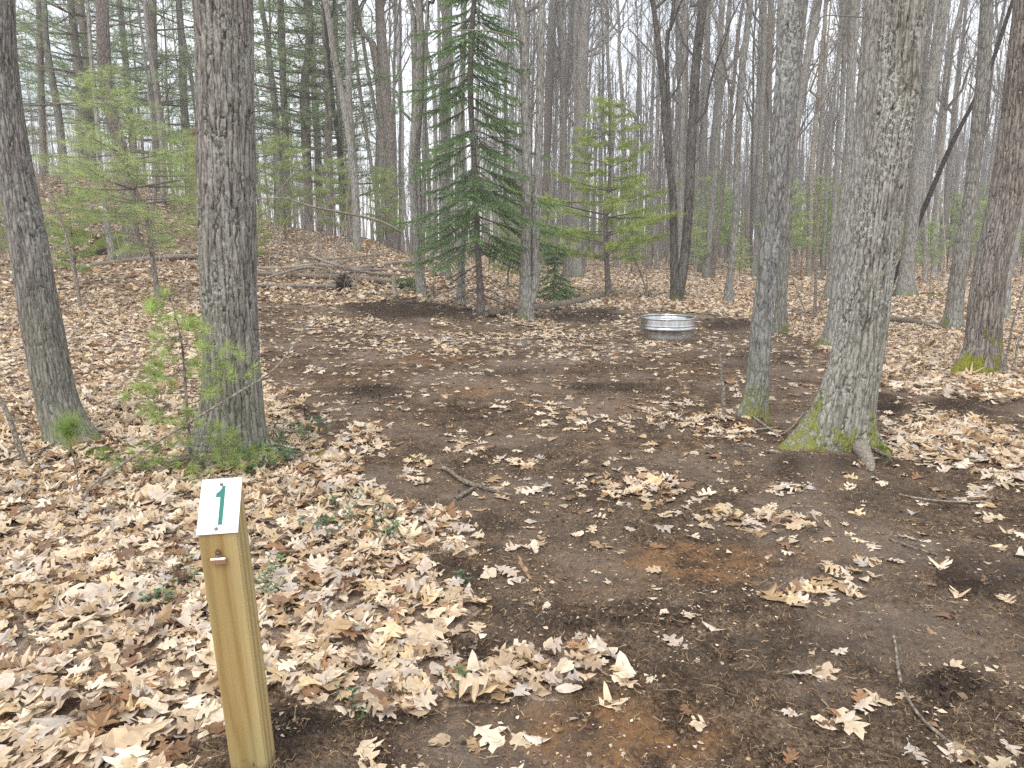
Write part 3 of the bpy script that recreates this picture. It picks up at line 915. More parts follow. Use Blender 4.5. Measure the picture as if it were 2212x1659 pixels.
_seed = [100]
def bare_tree(pts, label, cat='tree', name='bare_tree', m='grey', H=None, hc=None, low=4, nl=12, detail=None, forks=(), group=None,
              flare=.5, big=1.0, dens=1.0, lean_y=0., crown=True, sides=14, upright=.45, base=None, stub=False, bury=.15):
    _seed[0] += 1
    g = np.random.default_rng(_seed[0])
    b, P, R = curve_from(pts, lean_y, base)
    if H is None:
        H = float(np.clip(11 + 30 * np.median(R), 11.5, 18))
    if not stub:
        P, R = extend(P, R, H, g)
    P = np.vstack([P[0] - np.array([0, 0, bury]), P]); R = np.concatenate([[R[0]], R])
    root = thing(name, b, label, cat, group)
    bag = Bag()
    dist = b[1]
    if detail:
        Ps = resample(np.column_stack([P, R]), 80)
        o = np.argsort(Ps[:, 2]); Ps = Ps[o]
        V, Q, h = detailed_trunk(Ps[:, :3], Ps[:, 3], g, detail['z'], detail.get('lobes', ()), detail.get('cell', .03), detail.get('amp', .010),
                                 detail.get('nth', 220), detail.get('step', .011))
        me = new_mesh('trunk', V - b, None, Q, [M[m]], None, True, {'h': h})
        link('trunk', me, root)
    else:
        V, Q = round_trunk(P, R, g, sides, .14 if dist < 16 else .25, flare)
        bag.add(V - b, None, Q)
    for f in forks:
        fp = f['pts']
        _, FP, FR = curve_from(fp, lean_y, b)
        FP[0] = FP[0]
        if not f.get('stub'):
            FP, FR = extend(FP, FR, H * .95, g)
        Vf, Qf = round_trunk(FP, FR, g, max(8, sides - 4), .25, 0)
        bag.add(Vf - b, None, Qf)
    limbs = []; tw = []
    if crown:
        limbs, tw = bare_crown(P, R, g, hc if hc is not None else float(g.uniform(4.5, 7)), big, low, nl, dens, upright, b[2],
                               rmin=.0016 + .00017 * dist, depth=3)
        for f in forks:
            fp = f['pts']
            if f.get('stub'): continue
            _, FP, FR = curve_from(fp, lean_y, b)
            FP, FR = extend(FP, FR, H * .95, g)
            l2, t2 = bare_crown(FP, FR, g, max(3.5, FP[0, 2] - b[2] + .5), big * .8, 0, 7, dens, upright, b[2], rmin=.0016 + .00017 * dist)
            limbs += l2; tw += t2
    for (Pb, Rb, s) in limbs[:1] + [x for x in limbs[1:] if x[2] == 5]:
        bag.tubes(Pb - b, Rb, s)
    if bag.V:
        if detail:
            link('limbs', bag.mesh('limbs', [M['grey']], True, False), root)
        else:
            link('trunk', bag.mesh('trunk', [M[m]], True, False), root)
    cr = [x for x in limbs if x[2] != 5] + tw
    if cr:
        link('crown', bag_of(cr, b).mesh('crown', [M['twig']]), root)
    return root, b

# ---- needles
def tufts(bag, P, D, n, ln, wd, spread, g, col, colv=.25, back=.5, droop=0.):
    P = np.asarray(P); D = np.asarray(D); D = D / (np.linalg.norm(D, axis=1, keepdims=True) + 1e-9)
    K = len(P)
    PP = np.repeat(P, n, axis=0); DD = np.repeat(D, n, axis=0)
    rnd = g.normal(size=PP.shape); rnd -= (rnd * DD).sum(1, keepdims=True) * DD
    rnd /= np.linalg.norm(rnd, axis=1, keepdims=True) + 1e-9
    a = np.radians(g.uniform(spread * .25, spread, len(PP)))[:, None]
    nd = DD * np.cos(a) + rnd * np.sin(a)
    s = g.random(len(PP))[:, None] * back
    B = PP - DD * s * ln
    L_ = ln * g.uniform(.7, 1.1, (len(PP), 1))
    tip = B + nd * L_; tip[:, 2] -= droop * L_[:, 0]
    sidev = np.cross(nd, g.normal(size=PP.shape)); sidev /= np.linalg.norm(sidev, axis=1, keepdims=True) + 1e-9
    V = np.stack([B - sidev * wd / 2, B + sidev * wd / 2, tip], 1).reshape(-1, 3)
    F = np.arange(len(V)).reshape(-1, 3)
    c = np.asarray(col, float)
    if c.ndim == 1: c = np.broadcast_to(c, (K, 3))
    c = c * np.exp(g.normal(0, colv, (K, 1)))
    C = np.repeat(c, n * 3, axis=0) * np.exp(g.normal(0, .12, (len(PP), 1))).repeat(3, axis=0)
    bag.add(V, F, None, C)

def pine_branches(stem, sr, whorls, g, nb=6, up=.25, tuft=(26, .085, .004), sub=5, dens=1.0, col=(.13, .19, .055), droop=.0, bare=.25, azs=None):
    """young white pine: whorls of branches with brushes of needles; whorls = [(point, length)]"""
    wood = Bag(); fol = Bag()
    BP = []; BR = []; TP = []; TD = []
    for (o0, Lw) in whorls:
        a0 = g.uniform(0, 6.28)
        for k in range(nb):
            az = a0 + k * 2 * math.pi / nb + g.normal(0, .2)
            Ls = Lw * g.uniform(.5, 1.12)
            o = o0 + np.array([0, 0, g.normal(0, .05)])
            d = np.array([math.cos(az), math.sin(az), up + g.normal(0, .14)]); d /= np.linalg.norm(d)
            s = np.linspace(0, 1, 7)[:, None]
            side = np.array([-math.sin(az), math.cos(az), 0]) * g.normal(0, .12)
            pts = o + Ls * (d * s + side * s * s) + np.array([0, 0, 1]) * (.10 * Ls * s ** 2 - droop * Ls * s)
            BP.append(pts); BR.append(np.linspace(max(.0035, .011 * Ls), .0018, 7))
            # side shoots
            ns = max(2, int(sub * dens * (.5 + Ls)))
            for q in range(ns):
                t = bare + (1 - bare) * (q + g.random()) / ns
                i = min(5, int(t * 6)); f = t * 6 - i
                p = pts[i] * (1 - f) + pts[i + 1] * f
                for sg in (-1, 1):
                    l2 = (.16 + .28 * Ls * (1 - t)) * g.uniform(.6, 1.1)
                    dd = d * .75 + sg * np.array([-math.sin(az), math.cos(az), 0]) * .65 + np.array([0, 0, g.normal(.08, .12)])
                    dd /= np.linalg.norm(dd)
                    st = np.linspace(0, 1, 4)[:, None]
                    BP.append(np.concatenate([p + dd * l2 * st, np.repeat((p + dd * l2)[None], 3, axis=0) + dd * np.array([[.001], [.002], [.003]])]))
                    BR.append(np.linspace(.0035, .0014, 7))
                    m = max(1, int(l2 / .075))
                    for e in range(m):
                        TP.append(p + dd * l2 * (e + 1) / m + g.normal(0, .02, 3)); TD.append(dd + np.array([0, 0, .25]) + g.normal(0, .2, 3))
            TP.append(pts[-1]); TD.append(d)
    wood.tubes(np.array(BP), np.array(BR), 4)
    TP = np.array(TP); TD = np.array(TD)
    c = np.asarray(col) * (1 + .35 * g.random((len(TP), 1)) * np.array([1.2, 1, .4]))
    tufts(fol, TP, TD, tuft[0], tuft[1], tuft[2], 62, g, c, .22, back=.9, droop=.12)
    return wood, fol

def young_pine(pts, label, whorls_v, name='young_pine', g=None, nb=6, up=.25, tuft=(26, .085, .004), sub=5, col=(.13, .19, .055), group=None, m='pinebark', droop=0., bare=.25, top=True):
    g = g or np.random.default_rng(77)
    b, P, R = curve_from(pts)
    P2 = np.vstack([P[0] - [0, 0, .1], P]); R2 = np.concatenate([[R[0]], R])
    root = thing(name, b, label, 'young pine', group)
    V, Q = round_trunk(P2, R2, g, 10, .1, .4)
    bag = Bag(); bag.add(V - b, None, Q)
    D = resample(np.column_stack([P, R]), 200)
    _, vv, _ = project(D[:, 0], D[:, 1], D[:, 2])
    wh = []
    for (v, Lw) in whorls_v:
        k = int(np.argmin(np.abs(vv - v)))
        wh.append((D[k, :3] - b, Lw))
    wood, fol = pine_branches(D[:, :3] - b, D[:, 3], wh, g, nb, up, tuft, sub, col=col, droop=droop, bare=bare)
    n0 = len(wood.V)
    for Vw, Qw in zip(wood.V, wood.Q):
        bag.add(Vw, None, Qw)
    link('trunk', bag.mesh('trunk', [M[m]], True, False), root)
    if top:
        tufts(fol, [P[-1] - b], [P[-1] - P[-2]], 60, tuft[1] * 1.1, tuft[2], 60, g, np.asarray(col) * 1.2)
    link('crown', fol.mesh('crown', [M['needle']]), root)
    return root

# ================================================================== NEAR TREES (positions traced from the photograph, each standing on its own ground point)
pi = math.pi
# theta: 0 = +x (right), -pi/2 = towards the camera
bare_tree([(497, 975, 128), (500, 945, 124), (502, 900, 120), (502, 848, 117), (498, 715, 115), (492, 548, 118), (488, 387, 120), (484, 172, 121), (480, 0, 121)],
          'thick upright oak trunk with furrowed grey bark and pale lichen, behind the numbered post', 'oak tree', 'oak_tree', 'oak',
          hc=5.5, nl=12, low=0, H=17, detail=dict(z=3.6, cell=.040, amp=.010, nth=380, step=.009, lobes=[(-pi * .93, .5, .5, .16), (-.15, .35, .45, .15), (-pi / 2, .4, .2, .1), (pi / 2, .5, .4, .2), (-2.2, .3, .3, .12)]))
bare_tree([(160, 960, 84), (145, 930, 80), (119, 848, 76), (93, 715, 80), (66, 548, 76), (28, 344, 68), (8, 172, 60), (2, 0, 52)],
          'leftmost leaning grey trunk with fine bark, a pine tuft at its foot', 'maple tree', 'maple_tree', 'maple_plain',
          hc=5.0, nl=10, low=0, H=14, detail=dict(z=3.4, cell=.028, amp=.006, nth=200, step=.009, lobes=[(.2, .5, .5, .12), (-2.6, .4, .3, .1)]))
bare_tree([(1800, 962, 116), (1812, 930, 112), (1822, 890, 110), (1832, 848, 108), (1861, 715, 100), (1886, 548, 95), (1904, 430, 94), (1930, 258, 94), (1940, 172, 93), (1953, 0, 91)],
          'big leaning trunk with mossy spreading roots at the right side of the clearing', 'oak tree', 'oak_tree', 'oak_moss',
          hc=5.0, nl=12, low=0, H=17, detail=dict(z=3.6, cell=.034, amp=.009, nth=360, step=.009, lobes=[(-pi * .93, .48, 1.3, .22), (-pi * .78, .3, .6, .16), (-.6, .3, .55, .14), (-1.05, .2, .5, .12), (-.1, .3, .5, .15), (pi / 2, .5, .6, .18)]))
bare_tree([(1622, 900, 52), (1630, 870, 47), (1638, 800, 45), (1643, 715, 44), (1656, 600, 42), (1664, 500, 42), (1672, 430, 42), (1683, 344, 43), (1695, 200, 43), (1706, 60, 46), (1714, 0, 50)],
          'slim leaning trunk with smooth blue-grey bark, just left of the big mossy-rooted tree', 'maple tree', 'maple_tree', 'maple',
          hc=4.4, nl=10, low=0, H=13, detail=dict(z=3.9, cell=.022, amp=.004, nth=180, step=.009, lobes=[(-2.6, .5, .55, .12), (-.4, .4, .5, .10), (1.6, .6, .4, .1)]),
          forks=[dict(pts=[(1712, 30, 24), (1728, 8, 22), (1742, -30, 20)])])
bare_tree([(2110, 806, 76), (2114, 780, 70), (2121, 748, 66), (2130, 648, 66), (2146, 548, 67), (2172, 430, 65), (2196, 258, 64), (2212, 100, 62), (2224, 0, 60)],
          'thick brown-grey trunk at the right edge with spreading mossy foot', 'oak tree', 'oak_tree', 'oak_brown',
          hc=5.5, nl=12, low=2, H=17, detail=dict(z=4.6, cell=.034, amp=.009, nth=300, step=.012, lobes=[(-pi * .9, .4, .9, .2), (-.3, .4, .7, .2), (-pi / 2, .4, .3, .15), (pi / 2, .5, .5, .2)]))

# root of the big right tree running towards the camera is a bump of the trunk foot; modelled as a part
def ground_root(parent, pts, widths, mname, name='root'):
    P = []; R = []
    for (u, v), w in zip(pts, widths):
        h, t = hit(u, v); P.append(h + np.array([0, 0, .35 * w * t / FPX])); R.append(.5 * w * t / FPX)
    P = np.array(P); P[-1, 2] -= R[-1] * 1.4
    D = resample(np.column_stack([P, R]), 24)
    g = np.random.default_rng(9)
    b = Bag(); D[:, 3] *= 1 + .12 * perlin(D[:, 0] * 20, D[:, 1] * 20)
    b.tubes(D[:, :3] - np.array(parent.location), D[:, 3], 12)
    return link(name, b.mesh(name, [M[mname]], True, False), parent)
bigR = [o for o in COL.objects if o.name.startswith('oak_tree') and 'big leaning trunk' in o.get('label', '')][0]
bpy.context.view_layer.update()
ground_root(bigR, [(1835, 935), (1845, 958), (1858, 980), (1873, 1003), (1884, 1018)], [50, 44, 34, 28, 14], 'wood')
ground_root(bigR, [(1868, 930), (1885, 955), (1903, 970), (1925, 990)], [34, 30, 22, 10], 'oak_moss')

# ================================================================== MIDDLE TREES
T = [
 # label, name, material, points, options
 ('slender straight trunk close behind the blue-grey leaning trunk, half hidden by it', 'maple_tree', 'grey', [(1685, 718, 30), (1688, 640, 25), (1692, 548, 22), (1700, 430, 20), (1712, 258, 18), (1728, 90, 16), (1738, 0, 15)], {}),
 ('grey trunk with mossy flared foot close behind the big mossy-rooted tree', 'oak_tree', 'grey', [(1797, 750, 44), (1803, 720, 38), (1812, 648, 34), (1822, 548, 33), (1830, 500, 33), (1856, 344, 33), (1873, 172, 36), (1887, 0, 42)], dict(flare=.8)),
 ('slim trunk left of the mossy-footed trunk, farther back among saplings', 'maple_tree', 'grey', [(1790, 650, 26), (1809, 516, 18), (1833, 344, 18), (1838, 172, 19), (1847, 0, 20)], {}),
 ('straight brown-grey trunk with flared foot, right behind the dark leaning stem', 'oak_tree', 'grey', [(1954, 642, 34), (1960, 560, 28), (1977, 430, 26), (2001, 258, 26), (2020, 129, 26), (2041, 0, 24)], dict(flare=.8)),
 ('straight leaning grey trunk with a mossy foot, second from the right edge', 'maple_tree', 'grey', [(2056, 712, 38), (2062, 660, 34), (2068, 602, 33), (2094, 430, 27), (2113, 258, 26), (2127, 129, 26), (2134, 0, 25)], dict(flare=.6)),
 ('twin-stemmed grey tree in the centre, its left stem the thicker', 'maple_tree', 'grey', [(1133, 690, 32), (1136, 559, 25), (1136, 430, 22), (1138, 301, 20), (1134, 206, 20), (1132, 129, 19), (1128, 64, 20), (1123, 0, 23)],
  dict(forks=[dict(pts=[(1152, 688, 21), (1154, 620, 18), (1156, 540, 17), (1158, 430, 17), (1164, 322, 16), (1166, 193, 17), (1170, 86, 15), (1171, 0, 13)])], low=3)),
 ('dark split trunk forking low into two stems, right behind the metal fire ring', 'oak_tree', 'split', [(1461, 652, 24), (1456, 559, 18), (1454, 430, 16), (1446, 344, 16), (1437, 258, 15), (1431, 172, 13), (1424, 107, 13), (1416, 43, 12), (1409, 0, 11)],
  dict(forks=[dict(pts=[(1476, 652, 28), (1480, 559, 21), (1487, 430, 20), (1493, 322, 21), (1497, 250, 21), (1502, 150, 20), (1512, 64, 20), (1517, 0, 19)]),
              dict(pts=[(1434, 200, 9), (1441, 130, 9), (1449, 60, 8), (1456, 0, 8)])], low=5)),
 ('slim leaning trunk with dry brush at its foot, right of the fire ring', 'maple_tree', 'grey', [(1574, 654, 20), (1581, 559, 14), (1590, 430, 14), (1594, 301, 14), (1600, 193, 14), (1611, 86, 14), (1620, 0, 13)], {}),
 ('thick straight trunk with a dark mossy foot, behind the young pine in the centre', 'oak_tree', 'grey', [(1239, 600, 40), (1240, 560, 34), (1246, 473, 27), (1250, 387, 24), (1252, 301, 24), (1256, 193, 25), (1261, 86, 23), (1263, 0, 21)], dict(flare=.6)),
 ('smooth straight trunk between the twin-stemmed tree and the young pine', 'maple_tree', 'pinebark', [(1177, 575, 17), (1177, 473, 15), (1181, 344, 16), (1186, 215, 18), (1190, 107, 18), (1196, 0, 17)], {}),
 ('narrow forking trunk behind the gap right of the twin-stemmed tree', 'maple_tree', 'grey', [(1221, 575, 11), (1220, 500, 11), (1218, 301, 11), (1222, 215, 11), (1232, 150, 10), (1235, 43, 10), (1238, 0, 9)],
  dict(forks=[dict(pts=[(1219, 290, 8), (1212, 190, 7), (1208, 80, 7), (1205, 0, 6)])])),
 ('thin trunk immediately right of the dark split trunk behind the fire ring', 'maple_tree', 'grey', [(1512, 590, 11), (1517, 473, 10), (1521, 344, 10), (1525, 215, 11), (1529, 86, 12), (1530, 0, 11)], {}),
 ('thin wavering trunk halfway between the split trunk and the brush-footed trunk', 'maple_tree', 'grey', [(1533, 580, 10), (1538, 430, 10), (1545, 301, 11), (1551, 172, 11), (1562, 0, 10)], {}),
 ('straight brown-grey trunk just left of the blue-grey leaning trunk', 'maple_tree', 'grey', [(1628, 600, 14), (1637, 473, 12), (1643, 301, 13), (1650, 129, 13), (1650, 0, 12)], {}),
 ('pale birch trunk with dark flecks, touching the left side of the blue-grey leaning trunk', 'birch_tree', 'birch', [(1645, 590, 13), (1652, 430, 12), (1655, 301, 12), (1662, 129, 13), (1665, 0, 13)], dict(cat='birch tree')),
 ('leaning trunk tilting right out of the brush left of the broken brown stem', 'maple_tree', 'grey', [(1698, 600, 15), (1706, 400, 14), (1715, 301, 16), (1730, 215, 18), (1749, 107, 17), (1769, 0, 16)], {}),
 ('flecked slim trunk just left of the broken brown stem', 'birch_tree', 'birch', [(1746, 600, 12), (1753, 387, 12), (1760, 301, 11), (1767, 215, 9), (1773, 129, 8), (1785, 0, 8)], dict(cat='birch tree')),
 ('dark thin trunk crossing behind the broken brown stem', 'maple_tree', 'grey', [(1776, 600, 7), (1790, 350, 7), (1801, 206, 6), (1816, 100, 6), (1824, 0, 6)], {}),
 ('thin dark stem close along the right side of the big mossy-rooted trunk', 'maple_tree', 'grey', [(1945, 600, 9), (1975, 344, 9), (1992, 200, 10), (2012, 0, 12)], {}),
 ('pale slim trunk between the dark leaning stem and the trunk second from the right', 'maple_tree', 'far', [(2016, 600, 13), (2025, 430, 12), (2035, 301, 14), (2045, 172, 12), (2060, 86, 11), (2080, 0, 10)], {}),
 ('slim trunk with moss at its foot, behind the thick trunk at the right edge', 'maple_tree', 'grey', [(2168, 690, 20), (2176, 600, 16), (2188, 430, 15), (2208, 200, 15), (2230, 0, 14)], {}),
 # left of centre
 ('straight bare trunk standing alone on the leafy rise left of the spruce', 'maple_tree', 'grey', [(771, 544, 18), (768, 430, 16), (759, 327, 15), (749, 258, 15), (740, 206, 14), (725, 129, 13), (712, 56, 13), (701, 0, 12)], {}),
 ('upright trunk crossing behind the lone trunk on the leafy rise', 'maple_tree', 'grey', [(757, 528, 14), (759, 301, 13), (753, 215, 13), (753, 0, 13)], {}),
 ('thick brown trunk on the ridge with one heavy limb bending left', 'oak_tree', 'pinebark', [(845, 514, 24), (846, 430, 21), (841, 301, 22), (832, 206, 25), (828, 129, 22), (823, 64, 21), (819, 0, 19)],
  dict(forks=[dict(pts=[(826, 170, 15), (813, 138, 16), (785, 77, 15), (768, 39, 14), (759, 0, 14)])], flare=.4)),
 ('pale thin trunk immediately right of the thick limbed trunk on the ridge', 'maple_tree', 'far', [(866, 544, 11), (867, 387, 10), (868, 258, 10), (860, 107, 11), (852, 0, 12)], {}),
 ('bent grey trunk with a dark hollow foot, left of the spruce', 'maple_tree', 'grey', [(912, 641, 24), (903, 560, 17), (899, 473, 16), (893, 387, 19), (897, 301, 22), (905, 193, 19), (908, 86, 17), (903, 0, 17)],
  dict(forks=[dict(pts=[(906, 70, 10), (893, 35, 10), (880, 0, 10)]), dict(pts=[(908, 95, 9), (922, 50, 8), (938, 0, 8)])], low=4)),
 ('thin leaning trunk slanting behind the bent hollow-footed trunk', 'maple_tree', 'grey', [(931, 598, 9), (938, 430, 9), (942, 344, 9), (936, 193, 9), (918, 86, 9), (905, 30, 8)], {}),
 ('thick straight trunk with a mossy foot, just left behind the spruce', 'oak_tree', 'grey', [(962, 604, 23), (963, 473, 19), (964, 344, 19), (964, 215, 21), (966, 86, 21), (966, 0, 21)], dict(flare=.7)),
 ('grey trunk with dark foot, close in front of the spruce on its left', 'maple_tree', 'grey', [(994, 660, 21), (996, 559, 15), (1003, 473, 13), (1000, 344, 14), (997, 215, 14), (1002, 86, 13), (1002, 0, 13)], dict(low=6)),
 ('crooked grey trunk on the ridge immediately right of the big oak', 'maple_tree', 'grey', [(613, 489, 14), (602, 387, 17), (596, 258, 14), (585, 150, 13), (575, 64, 12), (564, 0, 11)], {}),
 ('dark leaning stem between bare trunks on the ridge', 'maple_tree', 'dark', [(753, 520, 9), (746, 440, 10), (738, 365, 9), (727, 280, 9), (716, 193, 8), (706, 80, 7)], {}),
 ('thin curved stem leaning left beside the thick limbed trunk', 'maple_tree', 'grey', [(828, 518, 8), (815, 440, 8), (794, 301, 8), (777, 193, 7), (768, 107, 7)], {}),
 ('slim stem curving up against the thick limbed trunk on the ridge', 'maple_tree', 'grey', [(842, 520, 8), (836, 440, 8), (820, 300, 9), (798, 172, 8), (780, 60, 8)], {}),
 # the bank on the left
 ('tall straight trunk farthest left on top of the bank', 'maple_tree', 'pinebark', [(93, 372, 14), (90, 215, 13), (86, 100, 14), (84, 0, 13)], {}),
 ('leaning brown trunk on the bank, second from the left', 'maple_tree', 'grey', [(138, 352, 17), (128, 260, 16), (116, 190, 14), (100, 86, 13), (95, 0, 12)], {}),
 ('thick pinkish-grey pine trunk rising from the foot of the bank behind the leaning young pine', 'pine_tree', 'pinebark', [(286, 556, 40), (284, 520, 34), (279, 430, 30), (262, 330, 28), (232, 215, 27), (224, 107, 27), (218, 0, 26)], dict(cat='pine tree', low=6, flare=.7)),
 ('thin trunk with a scarred foot, left of the thick pine below the bank', 'maple_tree', 'grey', [(243, 566, 16), (232, 490, 14), (224, 430, 13), (215, 350, 12), (208, 250, 10), (196, 120, 9), (188, 0, 8)], dict(low=6)),
 ('pale bent trunk on the bank left of the big oak', 'maple_tree', 'far', [(352, 445, 13), (352, 380, 12), (349, 300, 12), (335, 172, 11), (320, 86, 10), (313, 0, 10)], {}),
 ('thin pale trunk leaning left from behind the big oak', 'maple_tree', 'far', [(440, 420, 11), (425, 250, 10), (413, 163, 9), (400, 108, 9), (387, 20, 9)], {}),
 ('slim mossy stem rising from the bank just left of the thick pine', 'maple_tree', 'grey', [(325, 500, 7), (335, 400, 7), (331, 300, 6), (320, 180, 6)], {}),
]
for (lab, nm, mt, pts, op) in T:
    op = dict(op)
    cat = op.pop('cat', {'oak_tree': 'oak tree', 'maple_tree': 'maple tree', 'birch_tree': 'birch tree', 'pine_tree': 'pine tree'}[nm])
    w = np.median([p[2] for p in pts])
    op.setdefault('low', 4); op.setdefault('nl', 10)
    bare_tree(pts, lab, cat, nm, mt, sides=16 if w > 20 else 10, **op)

# ---- mature pines with green plates of foliage on the bank and ridge
def mature_crown(P, g, b, h0, h1, Lmax, nper=5, shape=1.0, col=(.27, .36, .18), tufn=12, tl=.18, tw=.009, gap=.5):
    wood = Bag(); fol = Bag(); BP = []; BR = []; TP = []; TD = []
    z = h0
    while z < h1:
        c = np.array([np.interp(z, P[:, 2], P[:, k]) for k in range(3)])
        L0 = Lmax * (1 - ((z - h0) / (h1 - h0)) ** 1.4) * .85 + .5
        a0 = g.uniform(0, 6.28)
        for k in range(nper):
            az = a0 + k * 6.283 / nper + g.normal(0, .25)
            Ls = L0 * g.uniform(.55, 1.1)
            d = np.array([math.cos(az), math.sin(az), g.normal(.02, .1)])
            s = np.linspace(0, 1, 6)[:, None]
            sd = np.array([-math.sin(az), math.cos(az), 0])
            pts = c + Ls * (d * s + sd * g.normal(0, .15) * s * s) + np.array([0, 0, 1]) * Ls * .16 * s ** 2
            BP.append(pts); BR.append(np.linspace(.009 + .007 * Ls, .004, 6))
            n = int(7 + 9 * Ls)
            for q in range(n):
                t = .25 + .75 * g.random() ** .7
                i = min(4, int(t * 5)); f = t * 5 - i
                p = pts[i] * (1 - f) + pts[i + 1] * f
                off = sd * g.normal(0, .24 * Ls * (1.15 - t) + .1) + np.array([0, 0, g.normal(.07, .05)])
                TP.append(p + off); TD.append(d * .5 + off + np.array([0, 0, .35]))
                if q % 3 == 0:
                    BP.append(np.linspace(p, p + off, 6)); BR.append(np.linspace(.008, .003, 6))
        z += gap * g.uniform(.7, 1.3)
    wood.tubes(np.array(BP), np.array(BR), 4)
    TP = np.array(TP)
    cc = np.asarray(col) * (.75 + .7 * g.random((len(TP), 1)))
    tufts(fol, TP, np.array(TD), tufn, tl, tw, 75, g, cc, .15, back=.6)
    return wood, fol

def mature_pine(pts, label, h0, h1, Lmax, seed, base=None, group=None, flare=.3, m='pinebark'):
    g = np.random.default_rng(seed)
    b, P, R = curve_from(pts, 0., base)
    P, R = extend(P, R, h1 + .5, g)
    P = np.vstack([P[0] - [0, 0, .2], P]); R = np.concatenate([[R[0]], R])
    root = thing('pine_tree', b, label, 'pine tree', group)
    V, Q = round_trunk(P, R, g, 12, .3, flare)
    bag = Bag(); bag.add(V - b, None, Q)
    wood, fol = mature_crown(P - b, g, b, h0, h1, Lmax)
    for Vw, Qw in zip(wood.V, wood.Q): bag.add(Vw, None, Qw)
    link('trunk', bag.mesh('trunk', [M[m]], True, False), root)
    link('crown', fol.mesh('crown', [M['needle']]), root)
    return root
mature_pine([(205, 392, 21), (200, 330, 19), (185, 228, 18), (172, 150, 17), (159, 64, 15), (152, 0, 14)], 'green-crowned pine on the bank left of the thick pinkish pine trunk', 2.2, 12, 3.4, 301)
mature_pine([(342, 400, 22), (338, 258, 20), (331, 129, 17), (328, 0, 17)], 'dark pine on the bank just left of the big oak, low green boughs', 1.6, 13, 3.4, 302)
mature_pine([(668, 488, 20), (667, 440, 17), (661, 301, 20), (658, 193, 20), (667, 107, 14), (669, 43, 13), (660, 0, 12)], 'bent dark pine on the ridge with ragged boughs, right of the big oak', 3.0, 13, 2.8, 303)
mature_pine([(712, 505, 16), (711, 400, 16), (710, 300, 17), (710, 172, 16), (703, 86, 13), (699, 0, 12)], 'upright dark pine on the ridge between the bent pine and the lone bare trunk', 2.6, 13, 2.0, 304)
mature_pine([(620, 484, 17), (616, 300, 16), (610, 150, 15), (606, 0, 14)], 'green pine on the ridge behind the crooked trunk', 3.0, 14, 2.8, 305)
# farther pines behind the bank: copies of two
def copy_tree(src, loc, rz, s, label, group=None):
    c = src.copy(); COL.objects.link(c); c.location = loc; c.rotation_euler = (0, 0, rz); c.scale = (s, s, s)
    c['label'] = label
    if group: c['group'] = group
    elif 'group' in c: del c['group']
    for ch in src.children:
        k = ch.copy(); COL.objects.link(k); k.parent = c
    return c
bpy.context.view_layer.update()
def straight_pts(b, h, r0, lean=(0, 0), n=6):
    """photo points of a straight stem that stands on b"""
    out = []
    for i in range(n):
        t = i / (n - 1)
        x, y, z = b[0] + lean[0] * t * h, b[1] + lean[1] * t * h, b[2] + t * h
        u, v, d = project(x, y, z)
        out.append((float(u), float(v), float(2 * r0 * (1 - .6 * t) * FPX / d)))
    return out
def at_xy(x, y):
    return np.array([x, y, float(ground_z(np.array([x]), np.array([y]))[0])])
pp = mature_pine(straight_pts(at_xy(-14, 27), 13, .16), 'tall dense pine behind the bank, farthest left', 2.0, 13, 3.4, 306, base=at_xy(-14, 27))
for i, (x, y, rz, s) in enumerate([(-19.5, 31, 1.1, 1.05), (-10.6, 29, 2.2, .95), (-16.5, 35, 4.0, 1.1), (-8.0, 33, 5.1, 1.0), (-12.5, 38, .5, 1.1), (-24, 38, 3.1, 1.1), (-6.4, 30, 3.6, .9), (-21, 27, 5.6, .9)]):
    copy_tree(pp, at_xy(x, y), rz, s, 'tall pine standing in the dark pine belt behind the bank', 'pines behind the bank')

# ================================================================== FAR TREES
gF = np.random.default_rng(77)
variants = []
def far_variant(seed, H, r, hc, dens, mname):
    g = np.random.default_rng(seed)
    n = 12
    t = np.linspace(0, 1, n)
    lean = g.normal(0, .025, 2)
    P = np.stack([lean[0] * t * H + np.cumsum(g.normal(0, .05, n)), lean[1] * t * H + np.cumsum(g.normal(0, .05, n)), t * H], 1)
    P[0, :2] = 0; P[0, 2] = -.3
    R = r * (1 - .78 * t)
    V, Q = round_trunk(P, R, g, 8, .5, .35)
    bag = Bag(); bag.add(V, None, Q)
    limbs, tw = bare_crown(P, R, g, hc, 1.0, 6, 14, dens * 1.2, .6, 0.0, rmin=.0055)
    for x in limbs:
        if x[2] == 5: bag.tubes(x[0], x[1], 4)
    tr = bag.mesh('trunk', [M[mname]], True, False)
    cr = bag_of([(x[0], x[1], 3) for x in limbs if x[2] != 5] + tw, np.zeros(3), (.25, .235, .215)).mesh('crown', [M['twig']])
    return tr, cr
for k in range(10):
    variants.append(far_variant(500 + k, 14 + 4 * gF.random(), [.07, .10, .13, .085, .16, .06, .11, .09, .075, .14][k], 4 + 4 * gF.random(), 1.0 if k % 2 else .8, ['far', 'grey', 'far', 'pinebark', 'far', 'far', 'grey', 'far', 'birch', 'far'][k]))
def far_tree(x, y, k, rz, s, label, group, lean=0.0):
    r = thing('bare_tree', at_xy(x, y), label, 'tree', group)
    r.rotation_euler = (0, lean, rz); w_ = s * gF.uniform(.5, 1.1); r.scale = (max(w_, .6), max(w_, .6), s)
    tr, cr = variants[k]
    link('trunk', tr, r); link('crown', cr, r)
    return r
placed = []
def ok(x, y, dmin):
    for (a, b_) in placed:
        if (a - x) ** 2 + (b_ - y) ** 2 < dmin * dmin: return False
    return True
for o in list(COL.objects):
    if o.parent is None and o.get('category', '').endswith('tree'):
        placed.append((o.location.x, o.location.y))
